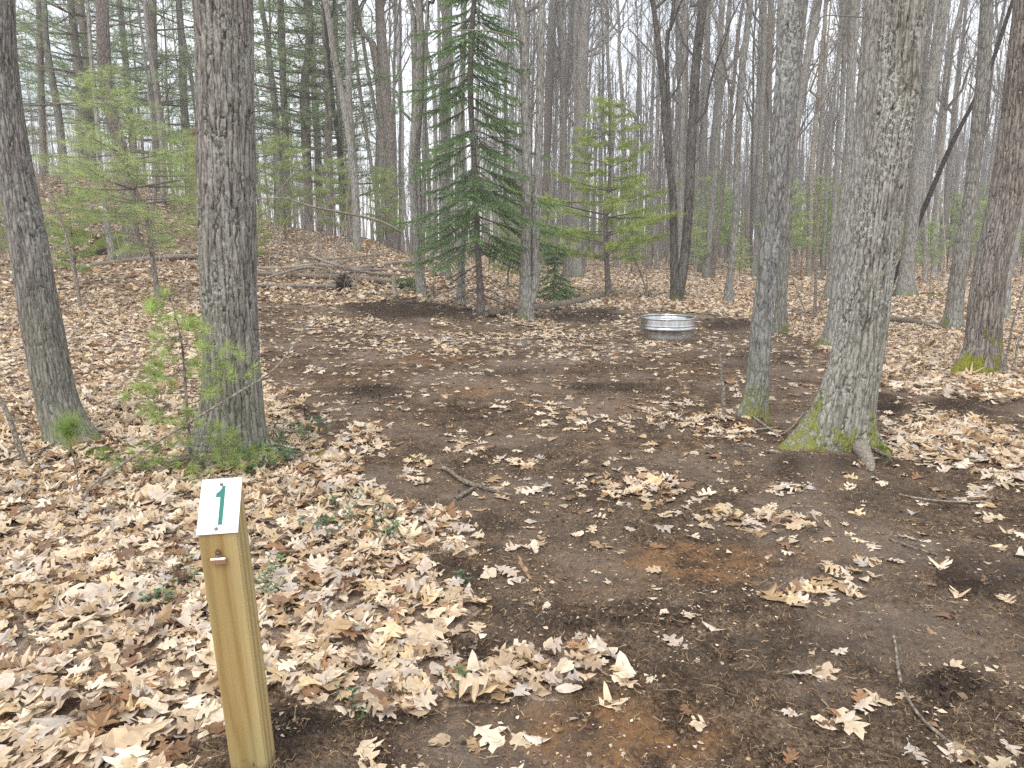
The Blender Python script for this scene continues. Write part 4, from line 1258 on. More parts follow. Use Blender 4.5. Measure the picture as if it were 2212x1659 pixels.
ZONES = [  # count, a-range, y-range, label, group
 (125, (.16, .95), (21, 54), 'slim bare grey trunk among the dense far trees on the right', 'bare trunks of the far right woods'),
 (58, (-.02, .2), (26, 58), 'slim bare trunk in the far woods behind the centre of the clearing', 'bare trunks of the far centre woods'),
 (24, (-.26, -.02), (22, 50), 'thin bare trunk behind the ridge, left of the spruce', 'bare trunks behind the ridge'),
 (14, (-.9, -.26), (22, 44), 'thin bare trunk on and behind the leafy bank on the left', 'bare trunks on the bank'),
]
for (cnt, ar, yr, lab, grp) in ZONES:
    c = 0; tries = 0
    while c < cnt and tries < 4000:
        tries += 1
        a = gF.uniform(*ar); y = math.sqrt(gF.uniform(yr[0] ** 2, yr[1] ** 2)); x = a * y
        if not ok(x, y, 1.0): continue
        if .09 < a < .155 and y < 60 and gF.random() < .75: continue      # the open gap of sky
        placed.append((x, y)); c += 1
        far_tree(x, y, int(gF.integers(0, 10)), gF.uniform(0, 6.28), gF.uniform(.8, 1.12), lab, grp, lean=gF.normal(0, .03))

def distant_woods():
    g = np.random.default_rng(88)
    bag = Bag()
    n = 2600
    y = np.sqrt(g.uniform(52 ** 2, 120 ** 2, n)); a = g.uniform(-.95, 1.0, n)
    k = g.random(n) < np.where(a > .15, 1., np.where(a > -.05, .75, .45))
    y, a = y[k], a[k]; n = len(y); x = a * y
    H = g.uniform(9, 17, n); z = ground_z(x, y) - .3
    t = np.linspace(0, 1, 5)
    lean = g.normal(0, .03, (n, 2))
    P = np.stack([x[:, None] + lean[:, :1] * t * H[:, None] + g.normal(0, .06, (n, 5)), y[:, None] + lean[:, 1:] * t * H[:, None], z[:, None] + t * H[:, None]], -1)
    R = np.exp(g.normal(-2.6, .4, n))[:, None] * (1 - .75 * t)
    c = np.array([.24, .22, .20]) * g.uniform(.7, 1.4, (n, 1))
    bag.tubes(P, R, 5, c)
    A, ra = spawn(P, R, 9, .3, .98, 1.2, 3.2, 45, .5, 4, .014, g, bow=.15, wig=.3, rmin=.014)
    bag.tubes(A, ra, 3, np.array([[.26, .245, .23]]).repeat(len(A), 0))
    B, rb = spawn(A, ra, 6, .2, 1, .5, 1.4, 45, .2, 3, .010, g, wig=.3, rmin=.009)
    bag.tubes(B, rb, 3, np.array([[.26, .245, .23]]).repeat(len(B), 0))
    o = link('distant_woods', bag.mesh('distant_woods', [M['twig']], False))
    tag(o, 'hazy mass of bare grey stems at the far end of the forest', 'woods', kind='stuff')
    # whippy brush under the far trees
    bag = Bag()
    n = 2600
    y = np.sqrt(g.uniform(np.where(np.arange(n) % 3 == 0, 20, 27) ** 2, 62 ** 2, n)); a = g.uniform(-.75, .95, n)
    k = (g.random(n) < np.where(a > .0, 1., .6)); y, a = y[k], a[k]; n = len(y); x = a * y
    H = g.uniform(.8, 4.2, n); z = ground_z(x, y) - .05
    ln = g.normal(0, .13, (n, 2)); t = np.linspace(0, 1, 5)
    P = np.stack([x[:, None] + ln[:, :1] * (t * H[:, None]) + g.normal(0, .04, (n, 5)), y[:, None] + ln[:, 1:] * (t * H[:, None]), z[:, None] + t * H[:, None]], -1)
    R = g.uniform(.007, .018, n)[:, None] * (1 - .6 * t)
    pal = np.array([(.30, .26, .22), (.22, .185, .155), (.42, .385, .35), (.26, .19, .15)])
    bag.tubes(P, R, 3, pal[g.integers(0, 4, n)])
    A, ra = spawn(P, R, 6, .25, 1., .25, 1.1, 38, .25, 4, .008, g, wig=.35, rmin=.005)
    bag.tubes(A, ra, 3, np.array([[.19, .16, .14]]).repeat(len(A), 0))
    # bare brush on the bank
    n = 420
    y = g.uniform(13.5, 25, n); a = g.uniform(-.75, -.2, n); k = perlin(a * 9, y * .5) > -.12; y, a = y[k], a[k]; n = len(y); x = a * y
    H = g.uniform(.5, 2.6, n); z = ground_z(x, y) - .05
    ln = g.normal(0, .28, (n, 2))
    P = np.stack([x[:, None] + ln[:, :1] * (t * H[:, None]) + g.normal(0, .04, (n, 5)), y[:, None] + ln[:, 1:] * (t * H[:, None]), z[:, None] + t * H[:, None]], -1)
    R = g.uniform(.004, .011, n)[:, None] * (1 - .6 * t)
    bag.tubes(P, R, 3, pal[g.integers(0, 4, n)])
    A, ra = spawn(P, R, 6, .25, 1., .2, .9, 42, .2, 4, .008, g, wig=.4, rmin=.0032)
    bag.tubes(A, ra, 3, np.array([[.30, .26, .23]]).repeat(len(A), 0))
    o = link('undergrowth', bag.mesh('undergrowth', [M['twig']], False))
    tag(o, 'bare whippy brush and saplings under the far trees', 'undergrowth', kind='stuff')
distant_woods()

# ================================================================== SPRUCE
def spruce(pts, label, height, Lmax, hmin, seed, name='spruce_tree', nb=5, gap=.19, px=(.13, .21, .085)):
    g = np.random.default_rng(seed)
    b, P, R = curve_from(pts)
    P, R = extend(P, R, height, g, .01)
    P = np.vstack([P[0] - [0, 0, .15], P]); R = np.concatenate([[R[0]], R])
    root = thing(name, b, label, 'spruce tree')
    bag = Bag(); V, Q = round_trunk(P, R, g, 12, .12, .3); bag.add(V - b, None, Q)
    BP = []; BR = []; SP_ = []; SR = []; NP = []; ND = []; NC = []
    z = min(.35, hmin * .8 + .02); H = P[-1, 2] - b[2]
    while z < H - .1 * min(1, H):
        c = np.array([np.interp(z + b[2], P[:, 2], P[:, k]) for k in range(3)]) - b
        green = z > hmin
        L0 = Lmax * (1 - z / (H + .2)) ** .95
        if z > H * .55: L0 = max(L0 * .8, .3)
        a0 = g.uniform(0, 6.28)
        for k in range(nb if green else 3):
            if g.random() < .25: continue
            az = a0 + k * 6.283 / nb + g.normal(0, .3)
            Ls = L0 * g.uniform(.42, 1.15) * (1 if green else .8)
            d = np.array([math.cos(az), math.sin(az), 0.])
            s = np.linspace(0, 1, 8)[:, None]
            el = .12 if z > H * .6 else -.12
            pts_ = c + Ls * d * s + np.array([0, 0, 1]) * Ls * ((el) * s - .50 * s ** 1.5 + .30 * s ** 3.) + g.normal(0, .008, (8, 3))
            BP.append(pts_); BR.append(np.linspace(.006 + .006 * Ls, .0022, 8))
            sd = np.array([-d[1], d[0], 0])
            n = int((10 + 20 * Ls) * (1 if green else .35))
            for q in range(n):
                t = .18 + .82 * (q + g.random()) / n
                i = min(6, int(t * 7)); f = t * 7 - i
                p = pts_[i] * (1 - f) + pts_[i + 1] * f
                sg = 1 if q % 2 else -1
                l2 = (.12 + .42 * Ls * (1.05 - t)) * g.uniform(.4, 1.2)
                dd = d * .75 + sd * sg * .75 + np.array([0, 0, -.35 + g.normal(0, .22)]); dd /= np.linalg.norm(dd)
                tw_ = p + dd * l2 * np.linspace(0, 1, 4)[:, None] + np.array([0, 0, -.10 * l2]) * (np.linspace(0, 1, 4)[:, None] ** 2)
                SP_.append(tw_); SR.append(np.linspace(.0028, .0012, 4))
                if green:
                    m = max(2, int(l2 / .016))
                    for e in range(m):
                        w = (e + .5) / m
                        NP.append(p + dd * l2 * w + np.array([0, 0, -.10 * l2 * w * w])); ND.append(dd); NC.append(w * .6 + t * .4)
            if green:
                for e in range(int(Ls / .03)):
                    w = .2 + .8 * g.random(); i = min(6, int(w * 7)); f = w * 7 - i
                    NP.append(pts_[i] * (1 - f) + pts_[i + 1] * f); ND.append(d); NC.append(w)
        z += gap * g.uniform(.7, 1.3)
    bag.tubes(np.array(BP), np.array(BR), 5)
    link('trunk', bag.mesh('trunk', [M['pinebark']], True, False), root)
    tb = Bag(); tb.tubes(np.array(SP_), np.array(SR), 3, np.array([[.12, .095, .075]]).repeat(len(SP_), 0))
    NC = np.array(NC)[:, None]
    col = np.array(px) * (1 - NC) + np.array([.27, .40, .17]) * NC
    tufts(tb, np.array(NP), np.array(ND), 7, .032, .0072, 75, g, col, .22, back=.4)
    link('crown', tb.mesh('crown', [M['needle']]), root)
    return root
spruce([(1040, 682, 17), (1034, 559, 13), (1030, 473, 12), (1026, 387, 12), (1021, 300, 12), (1017, 215, 13), (1016, 129, 12), (1020, 43, 11), (1024, 0, 11)],
       'dark green spruce with drooping boughs and bare lower branches in the centre', 8.8, 1.85, 1.25, 401)
spruce([(1196, 650, 6), (1198, 600, 5), (1200, 540, 4), (1202, 520, 2)], 'low dark green spruce sapling right of the twin-stemmed tree', 1.1, .75, .05, 402, 'spruce_sapling', nb=5, gap=.12)
spruce([(882, 628, 4), (880, 612, 3), (879, 598, 2)], 'tiny dark green spruce seedling on the ground left of the hollow-footed trunk', .32, .38, .02, 403, 'spruce_sapling', nb=6, gap=.06)

# ================================================================== YOUNG PINES
young_pine([(1314, 642, 15), (1310, 559, 11), (1309, 500, 11), (1308, 445, 11), (1316, 400, 7), (1317, 300, 5), (1317, 215, 3)],
           'bright green young pine with long flat boughs, left behind the fire ring',
           [(225, .35), (252, .60), (285, .72), (320, .95), (352, 1.0), (385, 1.15), (412, 1.25), (440, 1.8), (468, 2.2), (500, 1.9), (528, 2.1), (556, 1.3)],
           g=np.random.default_rng(61), nb=6, up=.12, tuft=(24, .12, .0048), sub=6, col=(.34, .43, .15), droop=.05, bare=.38)
young_pine([(342, 648, 12), (327, 550, 10), (316, 473, 9), (297, 421, 8), (280, 374, 8), (262, 301, 6), (250, 241, 5), (228, 190, 4), (215, 150, 2)],
           'leaning young pine with hazy pale green needles, between the two left foreground trunks',
           [(160, .30), (185, .45), (215, .60), (245, .75), (280, .95), (315, 1.15), (345, 1.4), (372, 1.6), (405, 1.7), (435, 1.6), (465, 1.35), (500, 1.0), (535, .6)],
           g=np.random.default_rng(62), nb=6, up=-.02, tuft=(16, .14, .0030), sub=5, col=(.36, .46, .21), droop=.0, bare=.35)
yp = young_pine(straight_pts(at_xy(-5.6, 19.5), 2.9, .03), 'bushy yellow-green young pine on the ridge right of the big oak',
                [(480, .5), (455, .75), (425, .8), (395, .75), (365, .6), (335, .5), (312, .3)], g=np.random.default_rng(63), nb=6, up=.25,
                tuft=(16, .15, .0055), sub=5, col=(.34, .43, .19), bare=.25)
yp2 = young_pine(straight_pts(at_xy(9.4, 27), 3.4, .03), 'pale green young pine at the foot of the far trees behind the brush-footed trunk',
                 [(535, .9), (515, 1.0), (492, 1.0), (468, .9), (445, .7), (420, .5), (400, .3)], g=np.random.default_rng(64), nb=6, up=.2,
                 tuft=(14, .16, .008), sub=4, col=(.36, .46, .22), bare=.2)
bpy.context.view_layer.update()
for (src, x, y, rz, s, lab, grp) in [
    (yp, -4.6, 20.5, 2, .85, 'smaller young pine beside the bushy one on the ridge', None),
    (yp, -6.9, 18.0, 4, .55, 'low young pine at the ridge top, right against the big oak', None),
    (yp, -3.6, 22.5, 4.4, .9, 'young pine on the ridge in front of the dark leaning stem', None),
    (yp, -11.5, 17.0, 1.4, .7, 'small green pine at the foot of the bank, behind the leftmost trunk', None),
    (yp, -.1, 19.0, 1.2, .75, 'young pine behind the spruce, showing between it and the twin-stemmed tree', None),
    (yp2, 1.2, 26.0, 1.0, .8, 'young pine in the gap right behind the twin-stemmed tree', None)]:
    copy_tree(src, at_xy(x, y), rz, s, lab, grp)
for (x, y, s) in [(7.4, 30, .9), (11.5, 29, .8), (12.6, 33, 1.1), (14.5, 30, .9), (5.5, 36, 1.0), (17.8, 32, .9), (9.3, 36, 1.2), (20.5, 35, 1.1), (3.4, 38, 1.0), (13.3, 25, .6), (15.5, 38, 1.2), (7.0, 24, .45), (22.5, 31, 1.0), (11.0, 40, 1.2), (6.3, 27, .6), (8.4, 33, 1.1), (16.4, 27, .8), (18.9, 29, .9), (10.4, 31, .9), (4.6, 30, .8), (21, 25, .7), (13.8, 35, 1.2)]:
    copy_tree(yp2, at_xy(x, y), gF.uniform(0, 6), s * gF.uniform(.85, 1.15), 'young pine growing green in the brush under the far right trees', 'young pines under the far right trees')

for (x, y, rz, s, lab) in [(-7.6, 13.6, 2.2, .62, 'small young pine on the bank, just left of the thick pinkish pine trunk'), (-9.6, 15.2, .6, .75, 'young pine on the bank beside the leftmost leaning trunk'),
                           (-5.4, 16.6, 3.3, .5, 'low young pine at the foot of the bank, left behind the big oak'), (-12.4, 19.5, 4.3, .9, 'young pine high on the bank at the far left'),
                           (-8.8, 21.5, 5.3, .9, 'young pine on top of the bank behind the leaning young pine')]:
    copy_tree(yp, at_xy(x, y), rz, s, lab)
# the small pine beside the numbered post: brushes traced one by one
def near_pine():
    g = np.random.default_rng(71)
    stem = [(418, 1030, 8), (411, 960, 7), (404, 881, 6), (400, 820, 6), (397, 781, 5), (393, 745, 5), (387, 715, 4), (375, 665, 3), (360, 628, 2)]
    b, P, R = curve_from(stem)
    root = thing('pine_sapling', b, 'small bright green pine sapling with soft long needles in front of the big oak', 'pine sapling')
    bag = Bag(); D = resample(np.column_stack([P, R]), 40)
    D[0, 2] -= .05
    bag.tubes(D[:, :3] - b, D[:, 3], 8)
    tu = [(1070, 250), (1010, 330), (970, 350), (1120, 400), (1250, 420), (1300, 440), (1340, 500), (1030, 480), (980, 520), (1350, 600), (1080, 600), (1550, 660),
          (1450, 700), (1640, 740), (1330, 710), (1270, 700), (1000, 700), (950, 760), (1050, 820), (1010, 790), (880, 850), (820, 900), (930, 870), (1490, 780), (1530, 790),
          (1440, 890), (1390, 860), (900, 1010), (980, 1040), (1080, 1080), (1180, 1090), (1220, 1020), (1290, 1060), (1430, 1100), (1490, 1180), (1370, 1180), (1510, 1140), (1440, 1230),
          (1560, 1220), (690, 1310), (640, 1290), (900, 1310), (1000, 1340), (1060, 1380), (1150, 1350), (1230, 1400), (1700, 1260), (1640, 1300), (1760, 1290), (800, 1400), (1270, 1480), (1340, 1440),
          (1180, 1200), (1100, 1230), (1000, 1240), (1330, 1320), (1480, 1330), (1550, 1370), (860, 1260), (760, 1330), (1240, 1300), (1140, 1300), (930, 1390), (1400, 1320)]
    zst = D[:, 2]; BP = []; BR = []; TP = []; TD = []; LN = []
    for (cx, cy) in tu:
        u, v = cx * .3333, 548 + cy * .3333
        y = b[1] + g.normal(0, .28)
        if v > 930: y = min(y, b[1] + .05)
        d = ray(u, v); t = y / d[1]
        p = np.array([0, 0, CAM_H]) + d * t
        gz = float(ground_z(np.array([p[0]]), np.array([p[1]]))[0])
        if p[2] < gz + .05:
            hh, t2 = hit(u, v); p = hh + (np.array([0, 0, CAM_H]) - hh) * .03
        za = np.clip(p[2] - .02 - .10 * abs(p[0] - b[0]), b[2] + .12, zst[-1])
        a = np.array([np.interp(za, zst, D[:, k]) for k in range(3)])
        s = np.linspace(0, 1, 7)[:, None]
        pts = a + (p - a) * s + np.array([0, 0, -.03]) * np.sin(s * math.pi) + np.cumsum(g.normal(0, .003, (7, 3)), axis=0)
        BP.append(pts); BR.append(np.linspace(.0032, .0014, 7))
        dr = pts[-1] - pts[-3]; dr /= np.linalg.norm(dr) + 1e-9
        dr = dr + np.array([0, 0, .45]); dr /= np.linalg.norm(dr)
        TP.append(pts[-1]); TD.append(dr)
        for q in range(2 if v < 900 else 1):
            TP.append(pts[-2 - q % 2] + g.normal(0, .028, 3)); TD.append(dr + g.normal(0, .5, 3))
    bag.tubes(np.array(BP) - b, np.array(BR), 5)
    link('stem', bag.mesh('stem', [M['pinebark']], True, False), root)
    fb = Bag()
    col = np.array([(.31, .39, .13)]) * (1 + .45 * g.random((len(TP), 1)))
    tufts(fb, np.array(TP) - b, np.array(TD), 60, .10, .0022, 76, g, col, .15, back=.35, droop=.15)
    link('crown', fb.mesh('crown', [M['needle']]), root)
    # the lone brush at the foot of the leftmost trunk
    d = ray(146, 925); t = 4.15 / d[1]; p = np.array([0, 0, CAM_H]) + d * t
    b2 = at_xy(p[0] + .02, p[1] + .03)
    r2 = thing('pine_seedling', b2, 'single bright tuft of long pine needles at the foot of the leftmost trunk', 'pine seedling')
    bag = Bag(); pts = np.linspace(b2 - [0, 0, .03], p, 6); bag.tubes(pts - b2, np.linspace(.004, .003, 6), 6)
    link('stem', bag.mesh('stem', [M['pinebark']], True, False), r2)
    fb = Bag(); tufts(fb, np.array([p - b2, p - b2 + [.0, 0, -.02], p - b2 + [.02, 0, .02]]), np.array([(.15, -.2, .6), (.5, -.3, -.1), (-.4, -.3, .3)]), 230, .155, .0024, 85, g, (.25, .34, .10), .1, back=.25, droop=.1)
    link('crown', fb.mesh('crown', [M['needle']]), r2)
near_pine()

# ================================================================== DEAD WOOD
def log(name, label, cat, pts, widths, mname='log', lift=.35, n=40, sides=10, twigs=0, group=None, seed=1, heights=None, cap=True, depth=None):
    """pts on the ground in photo coordinates; heights lift points above the soil (m)"""
    g = np.random.default_rng(900 + seed)
    P = []; R = []
    for i, ((u, v), w) in enumerate(zip(pts, widths)):
        hz = heights[i] if heights else 0.0
        h, t = hit(u, v, dz=hz)
        r = .5 * w * t / FPX
        P.append(h + np.array([0, 0, (r * lift + min(.05, .004 * t)) * (1 if hz == 0 else 0)])); R.append(r)
    P = np.array(P); R = np.array(R)
    b = P[0] - np.array([0, 0, R[0]])
    D = resample(np.column_stack([P, R]), n)
    D[:, 3] = np.maximum(D[:, 3], .0012) * (1 + .18 * perlin(D[:, 0] * 9, D[:, 1] * 9))
    o = thing(name, b, label, cat, group)
    bag = Bag(); bag.tubes(D[:, :3] - b, D[:, 3], sides, cap=cap)
    if twigs:
        A, ra = spawn(D[None, :, :3], D[None, :, 3], twigs, .15, .98, .3 * twigs ** .3, 1.1, 50, .25, 7, .012, g, wig=.4, rmin=.003)
        bag.tubes(A - b, ra, 5)
        B, rb = spawn(A, ra, 4, .2, 1, .12, .5, 45, .12, 4, .01, g, wig=.3, rmin=.002)
        tb = Bag(); tb.tubes(B - b, rb, 3, np.array([[.36, .32, .28]]).repeat(len(B), 0))
        link('wood', bag.mesh('wood', [M[mname]], True, False), o)
        link('twigs', tb.mesh('twigs', [M['twig']]), o)
    else:
        link('wood', bag.mesh('wood', [M[mname]], True, False), o)
    return o

log('fallen_log', 'long thin pale log lying across the foot of the bank, left of the big oak', 'log', [(168, 584), (240, 575), (310, 567), (380, 562), (425, 561)], [7, 10, 11, 12, 12], 'wood', seed=1)
log('fallen_log', 'dark rotting log on the bank just above the long pale log', 'log', [(130, 565), (170, 557), (215, 550), (270, 543), (330, 534)], [14, 13, 12, 9, 5], 'dark', seed=2)
log('fallen_branch', 'dead branch sprawling over the mossy lower bank', 'branch', [(110, 545), (160, 520), (215, 510), (270, 515)], [5, 6, 5, 3], 'wood', seed=31, twigs=9)
log('fallen_branch', 'twiggy dead branch on the bank under the leaning young pine', 'branch', [(165, 470), (220, 462), (280, 452), (345, 455)], [4, 5, 5, 3], 'log', seed=32, twigs=9)
log('fallen_branch', 'long bare branch lying along the ridge top toward the spruce', 'branch', [(780, 505), (820, 515), (860, 527), (890, 532)], [4, 5, 4, 3], 'log', seed=33, twigs=5)
log('fallen_log', 'short brown log near the top of the bank behind the young pine', 'log', [(72, 360), (120, 357), (180, 356)], [7, 8, 4], 'log', seed=3)
log('fallen_log', 'thin dark log half way up the bank', 'log', [(105, 402), (140, 400), (160, 399)], [4, 4, 3], 'log', seed=4)
log('fallen_log', 'grey log running from the big oak to the short splintered stump', 'log', [(545, 597), (600, 600), (660, 603), (740, 606), (800, 611), (852, 619)], [9, 11, 11, 11, 12, 13], 'log', seed=5)
log('fallen_pole', 'straight bare pole lying in front of the root mass at the back of the clearing', 'pole', [(540, 624), (600, 624), (660, 625), (735, 626)], [6, 7, 8, 9], 'wood', seed=6)
log('fallen_log', 'pale smooth log pointing at the hollow-footed trunk', 'log', [(755, 587), (800, 582), (850, 575), (898, 570)], [7, 8, 9, 9], 'wood', seed=7)
log('fallen_branch', 'twiggy dead branch lying behind the root mass', 'branch', [(556, 585), (620, 578), (690, 572), (760, 582), (840, 583), (890, 592)], [5, 7, 8, 8, 6, 4], 'wood', seed=8, twigs=16, heights=[.0, .12, .22, .16, .08, 0])
log('fallen_branch', 'tangled dead branch on the leafy rise above the logs', 'branch', [(560, 545), (620, 550), (690, 560), (760, 556), (830, 548)], [4, 5, 6, 5, 3], 'wood', seed=9, twigs=18, heights=[.05, .2, .3, .2, .05])
log('fallen_branch', 'spreading dead branch standing off the ground behind the root mass', 'branch', [(860, 600), (800, 590), (735, 575), (680, 555), (640, 530)], [7, 7, 6, 5, 3], 'wood', seed=34, twigs=14, heights=[0, .1, .25, .4, .5])
log('fallen_branch', 'thin dead branch arching over the grey log right of the big oak', 'branch', [(560, 612), (610, 590), (670, 577), (730, 590), (770, 604)], [5, 5, 5, 4, 3], 'wood', seed=35, twigs=10, heights=[0, .15, .2, .1, 0])
log('fallen_log', 'grey log lying behind the twin-stemmed tree towards the young pine', 'log', [(1050, 686), (1110, 681), (1160, 675), (1220, 665), (1260, 656), (1302, 645)], [12, 13, 16, 17, 15, 10], 'log', seed=10)
log('fallen_branch', 'brown branch on leaves behind the slim blue-grey trunk', 'branch', [(1694, 690), (1730, 682), (1765, 675), (1799, 668)], [7, 7, 6, 5], 'log', seed=11)
log('fallen_log', 'shredded rotten log piece on the leaves right of the big mossy-rooted tree', 'log', [(1925, 698), (1955, 702), (1985, 707), (2020, 716)], [13, 14, 12, 4], 'log', seed=12)
log('stick', 'pale stick lying just beyond the rotten log piece on the right', 'stick', [(1985, 703), (2020, 706), (2040, 707)], [3, 4, 3], 'wood', seed=13)
log('stick', 'forked brown stick with orange torn bark lying in the middle of the clearing', 'stick', [(954, 1018), (972, 1026), (990, 1040), (1012, 1052), (1027, 1056), (1060, 1066), (1104, 1077)], [9, 9, 9, 12, 9, 8, 5], 'log', seed=14)
log('stick', 'short stub of stick leaning on the forked brown stick', 'stick', [(983, 1086), (1003, 1074), (1024, 1062)], [9, 9, 7], 'log', seed=15)
log('stick', 'long dark stick running to the bottom right corner of the clearing', 'stick', [(1930, 1384), (1936, 1420), (1940, 1456), (1952, 1503), (1982, 1551), (2029, 1598), (2094, 1644), (2150, 1680)], [5, 6, 8, 7, 8, 8, 8, 6], 'log', seed=16)
log('stick', 'pale bent stick beside the foot of the slim blue-grey trunk', 'stick', [(1587, 945), (1620, 938), (1650, 934), (1681, 930)], [4, 5, 5, 4], 'wood', seed=17)
log('stick', 'thin stick curving between the two mossy tree feet', 'stick', [(1584, 886), (1620, 903), (1650, 925), (1672, 940), (1690, 945), (1715, 925), (1735, 898)], [3, 3, 4, 3, 3, 3, 2], 'wood', seed=18)
log('stick', 'half-buried stick in the grey soil near the right edge', 'stick', [(1920, 1172), (1950, 1184), (1985, 1195), (2025, 1206)], [4, 6, 5, 4], 'log', seed=19)
log('stick', 'thin curved twig over the oak leaves right of the clearing middle', 'stick', [(1665, 1122), (1690, 1108), (1725, 1100), (1770, 1108), (1820, 1135)], [2, 3, 3, 3, 2], 'log', seed=20)
log('stick', 'dark twig lying in front of the clearing heap of leaves at the right', 'stick', [(1340, 880), (1400, 895), (1440, 905), (1480, 900)], [2, 4, 4, 3], 'log', seed=21)
log('stick', 'brown root end poking out of the soil beside the green ground cover', 'stick', [(640, 975), (665, 992), (685, 1010)], [8, 9, 6], 'log', seed=22)
log('stick', 'short thick dead stick lying on leaves beside the big mossy-rooted tree', 'stick', [(1880, 975), (1900, 986), (1935, 1000)], [10, 9, 6], 'log', seed=23)
log('stick', 'thin dead stick lying on the leaves at the right edge', 'stick', [(1940, 1075), (1990, 1085), (2060, 1092), (2140, 1090)], [3, 4, 4, 3], 'wood', seed=24)

# the grey stem at the left edge, and the long switch slanting over the big oak's foot
def free_stick(name, label, cat, pts, ys, mname, sides=8, n=50, twigs=0, seed=1, droop_base=True):
    g = np.random.default_rng(700 + seed)
    P = []; R = []
    for (u, v, w), y in zip(pts, ys):
        d = ray(u, v); t = y / d[1]
        P.append(np.array([0, 0, CAM_H]) + d * t); R.append(.5 * w * t / FPX)
    P = np.array(P); R = np.array(R)
    b = P[0].copy(); b[2] = float(ground_z(P[:1, 0], P[:1, 1])[0])
    if droop_base: P[0, 2] = b[2] - .02
    D = resample(np.column_stack([P, R]), n)
    D[:, 3] = np.maximum(D[:, 3], .001)
    o = thing(name, b, label, cat)
    bag = Bag(); bag.tubes(D[:, :3] - b, D[:, 3], sides, cap=True)
    link('wood', bag.mesh('wood', [M[mname]], True, False), o)
    if twigs:
        L_ = float(np.linalg.norm(P[-1] - P[0]))
        A, ra = spawn(D[None, :, :3], D[None, :, 3], twigs, .25, .98, .08 * L_, .22 * L_, 40, .1, 6, .008, g, wig=.3, rmin=.0009 + .0001 * b[1])
        tb = Bag(); tb.tubes(A - b, ra, 4, np.array([[.26, .22, .19]]).repeat(len(A), 0))
        B, rb = spawn(A, ra, 3, .2, 1, .03 * L_, .10 * L_, 40, .1, 4, .008, g, wig=.3, rmin=.0008 + .0001 * b[1])
        tb.tubes(B - b, rb, 3, np.array([[.26, .22, .19]]).repeat(len(B), 0))
        link('twigs', tb.mesh('twigs', [M['twig']]), o)
    return o
hA, _ = hit(150, 1125); hB = 4.6
free_stick('fallen_branch', 'long thin grey branch slanting up across the foot of the big oak', 'branch',
           [(140, 1150, 6), (168, 1096, 7), (200, 1048, 7), (260, 1005, 7), (350, 948, 6), (507, 853, 6), (583, 805, 4), (633, 748, 3), (662, 700, 2)],
           list(np.linspace(hA[1], 4.75, 9)), 'wood', twigs=6, seed=1)
h0, _ = hit(66, 1020)
free_stick('dead_sapling', 'leaning dead grey stem at the left edge in front of the leftmost trunk', 'dead stem',
           [(66, 1018, 13), (45, 975, 12), (28, 925, 11), (10, 880, 10), (-10, 845, 9), (-40, 790, 8)], [h0[1]] * 6, 'wood', twigs=4, seed=2)
h0, _ = hit(175, 665)
free_stick('dead_sapling', 'crooked dead grey sapling between the leftmost trunk and the young pine', 'dead sapling',
           [(175, 665, 8), (163, 602, 8), (148, 530, 7), (125, 456, 6), (103, 413, 5), (80, 380, 4), (64, 357, 3)], [h0[1]] * 7, 'wood', twigs=5, seed=3)
h0, _ = hit(1566, 905)
free_stick('broken_stem', 'broken upright dead stem with orange torn tip, left of the slim blue-grey trunk', 'dead stem',
           [(1566, 905, 14), (1564, 885, 9), (1561, 831, 8), (1557, 781, 7), (1554, 757, 6), (1552, 738, 2)], [h0[1]] * 6, 'log', seed=4)
h0, _ = hit(1760, 690)
free_stick('broken_stem', 'broken dead brown stem standing behind the gap between the two right foreground trunks', 'dead stem',
           [(1760, 690, 9), (1762, 600, 6), (1764, 538, 6), (1771, 430, 5), (1776, 340, 4), (1777, 300, 2)], [h0[1]] * 6, 'log', seed=5, twigs=4)
h0, _ = hit(1921, 640)
free_stick('leaning_dead_trunk', 'dark dead trunk leaning steeply to the upper right behind the big mossy-rooted tree', 'dead tree',
           [(1915, 645, 13), (1935, 590, 11), (1960, 537, 11), (2003, 434, 11), (2030, 370, 10), (2059, 305, 10), (2110, 206, 9), (2145, 129, 9), (2188, 0, 8), (2230, -130, 6)], [h0[1]] * 10, 'dark', seed=6, twigs=5)
# springy arch of a bent branch left of the spruce
h0, _ = hit(872, 520)
free_stick('fallen_branch', 'grey arching branch hanging across the ridge between the big oak and the spruce', 'branch',
           [(872, 505, 6), (850, 492, 6), (820, 478, 6), (768, 465, 5), (690, 450, 5), (640, 436, 4), (609, 428, 3), (553, 430, 2)], [14.0, 13.9, 13.8, 13.6, 13.2, 13, 12.8, 12.6], 'wood', seed=7, twigs=10, droop_base=False)
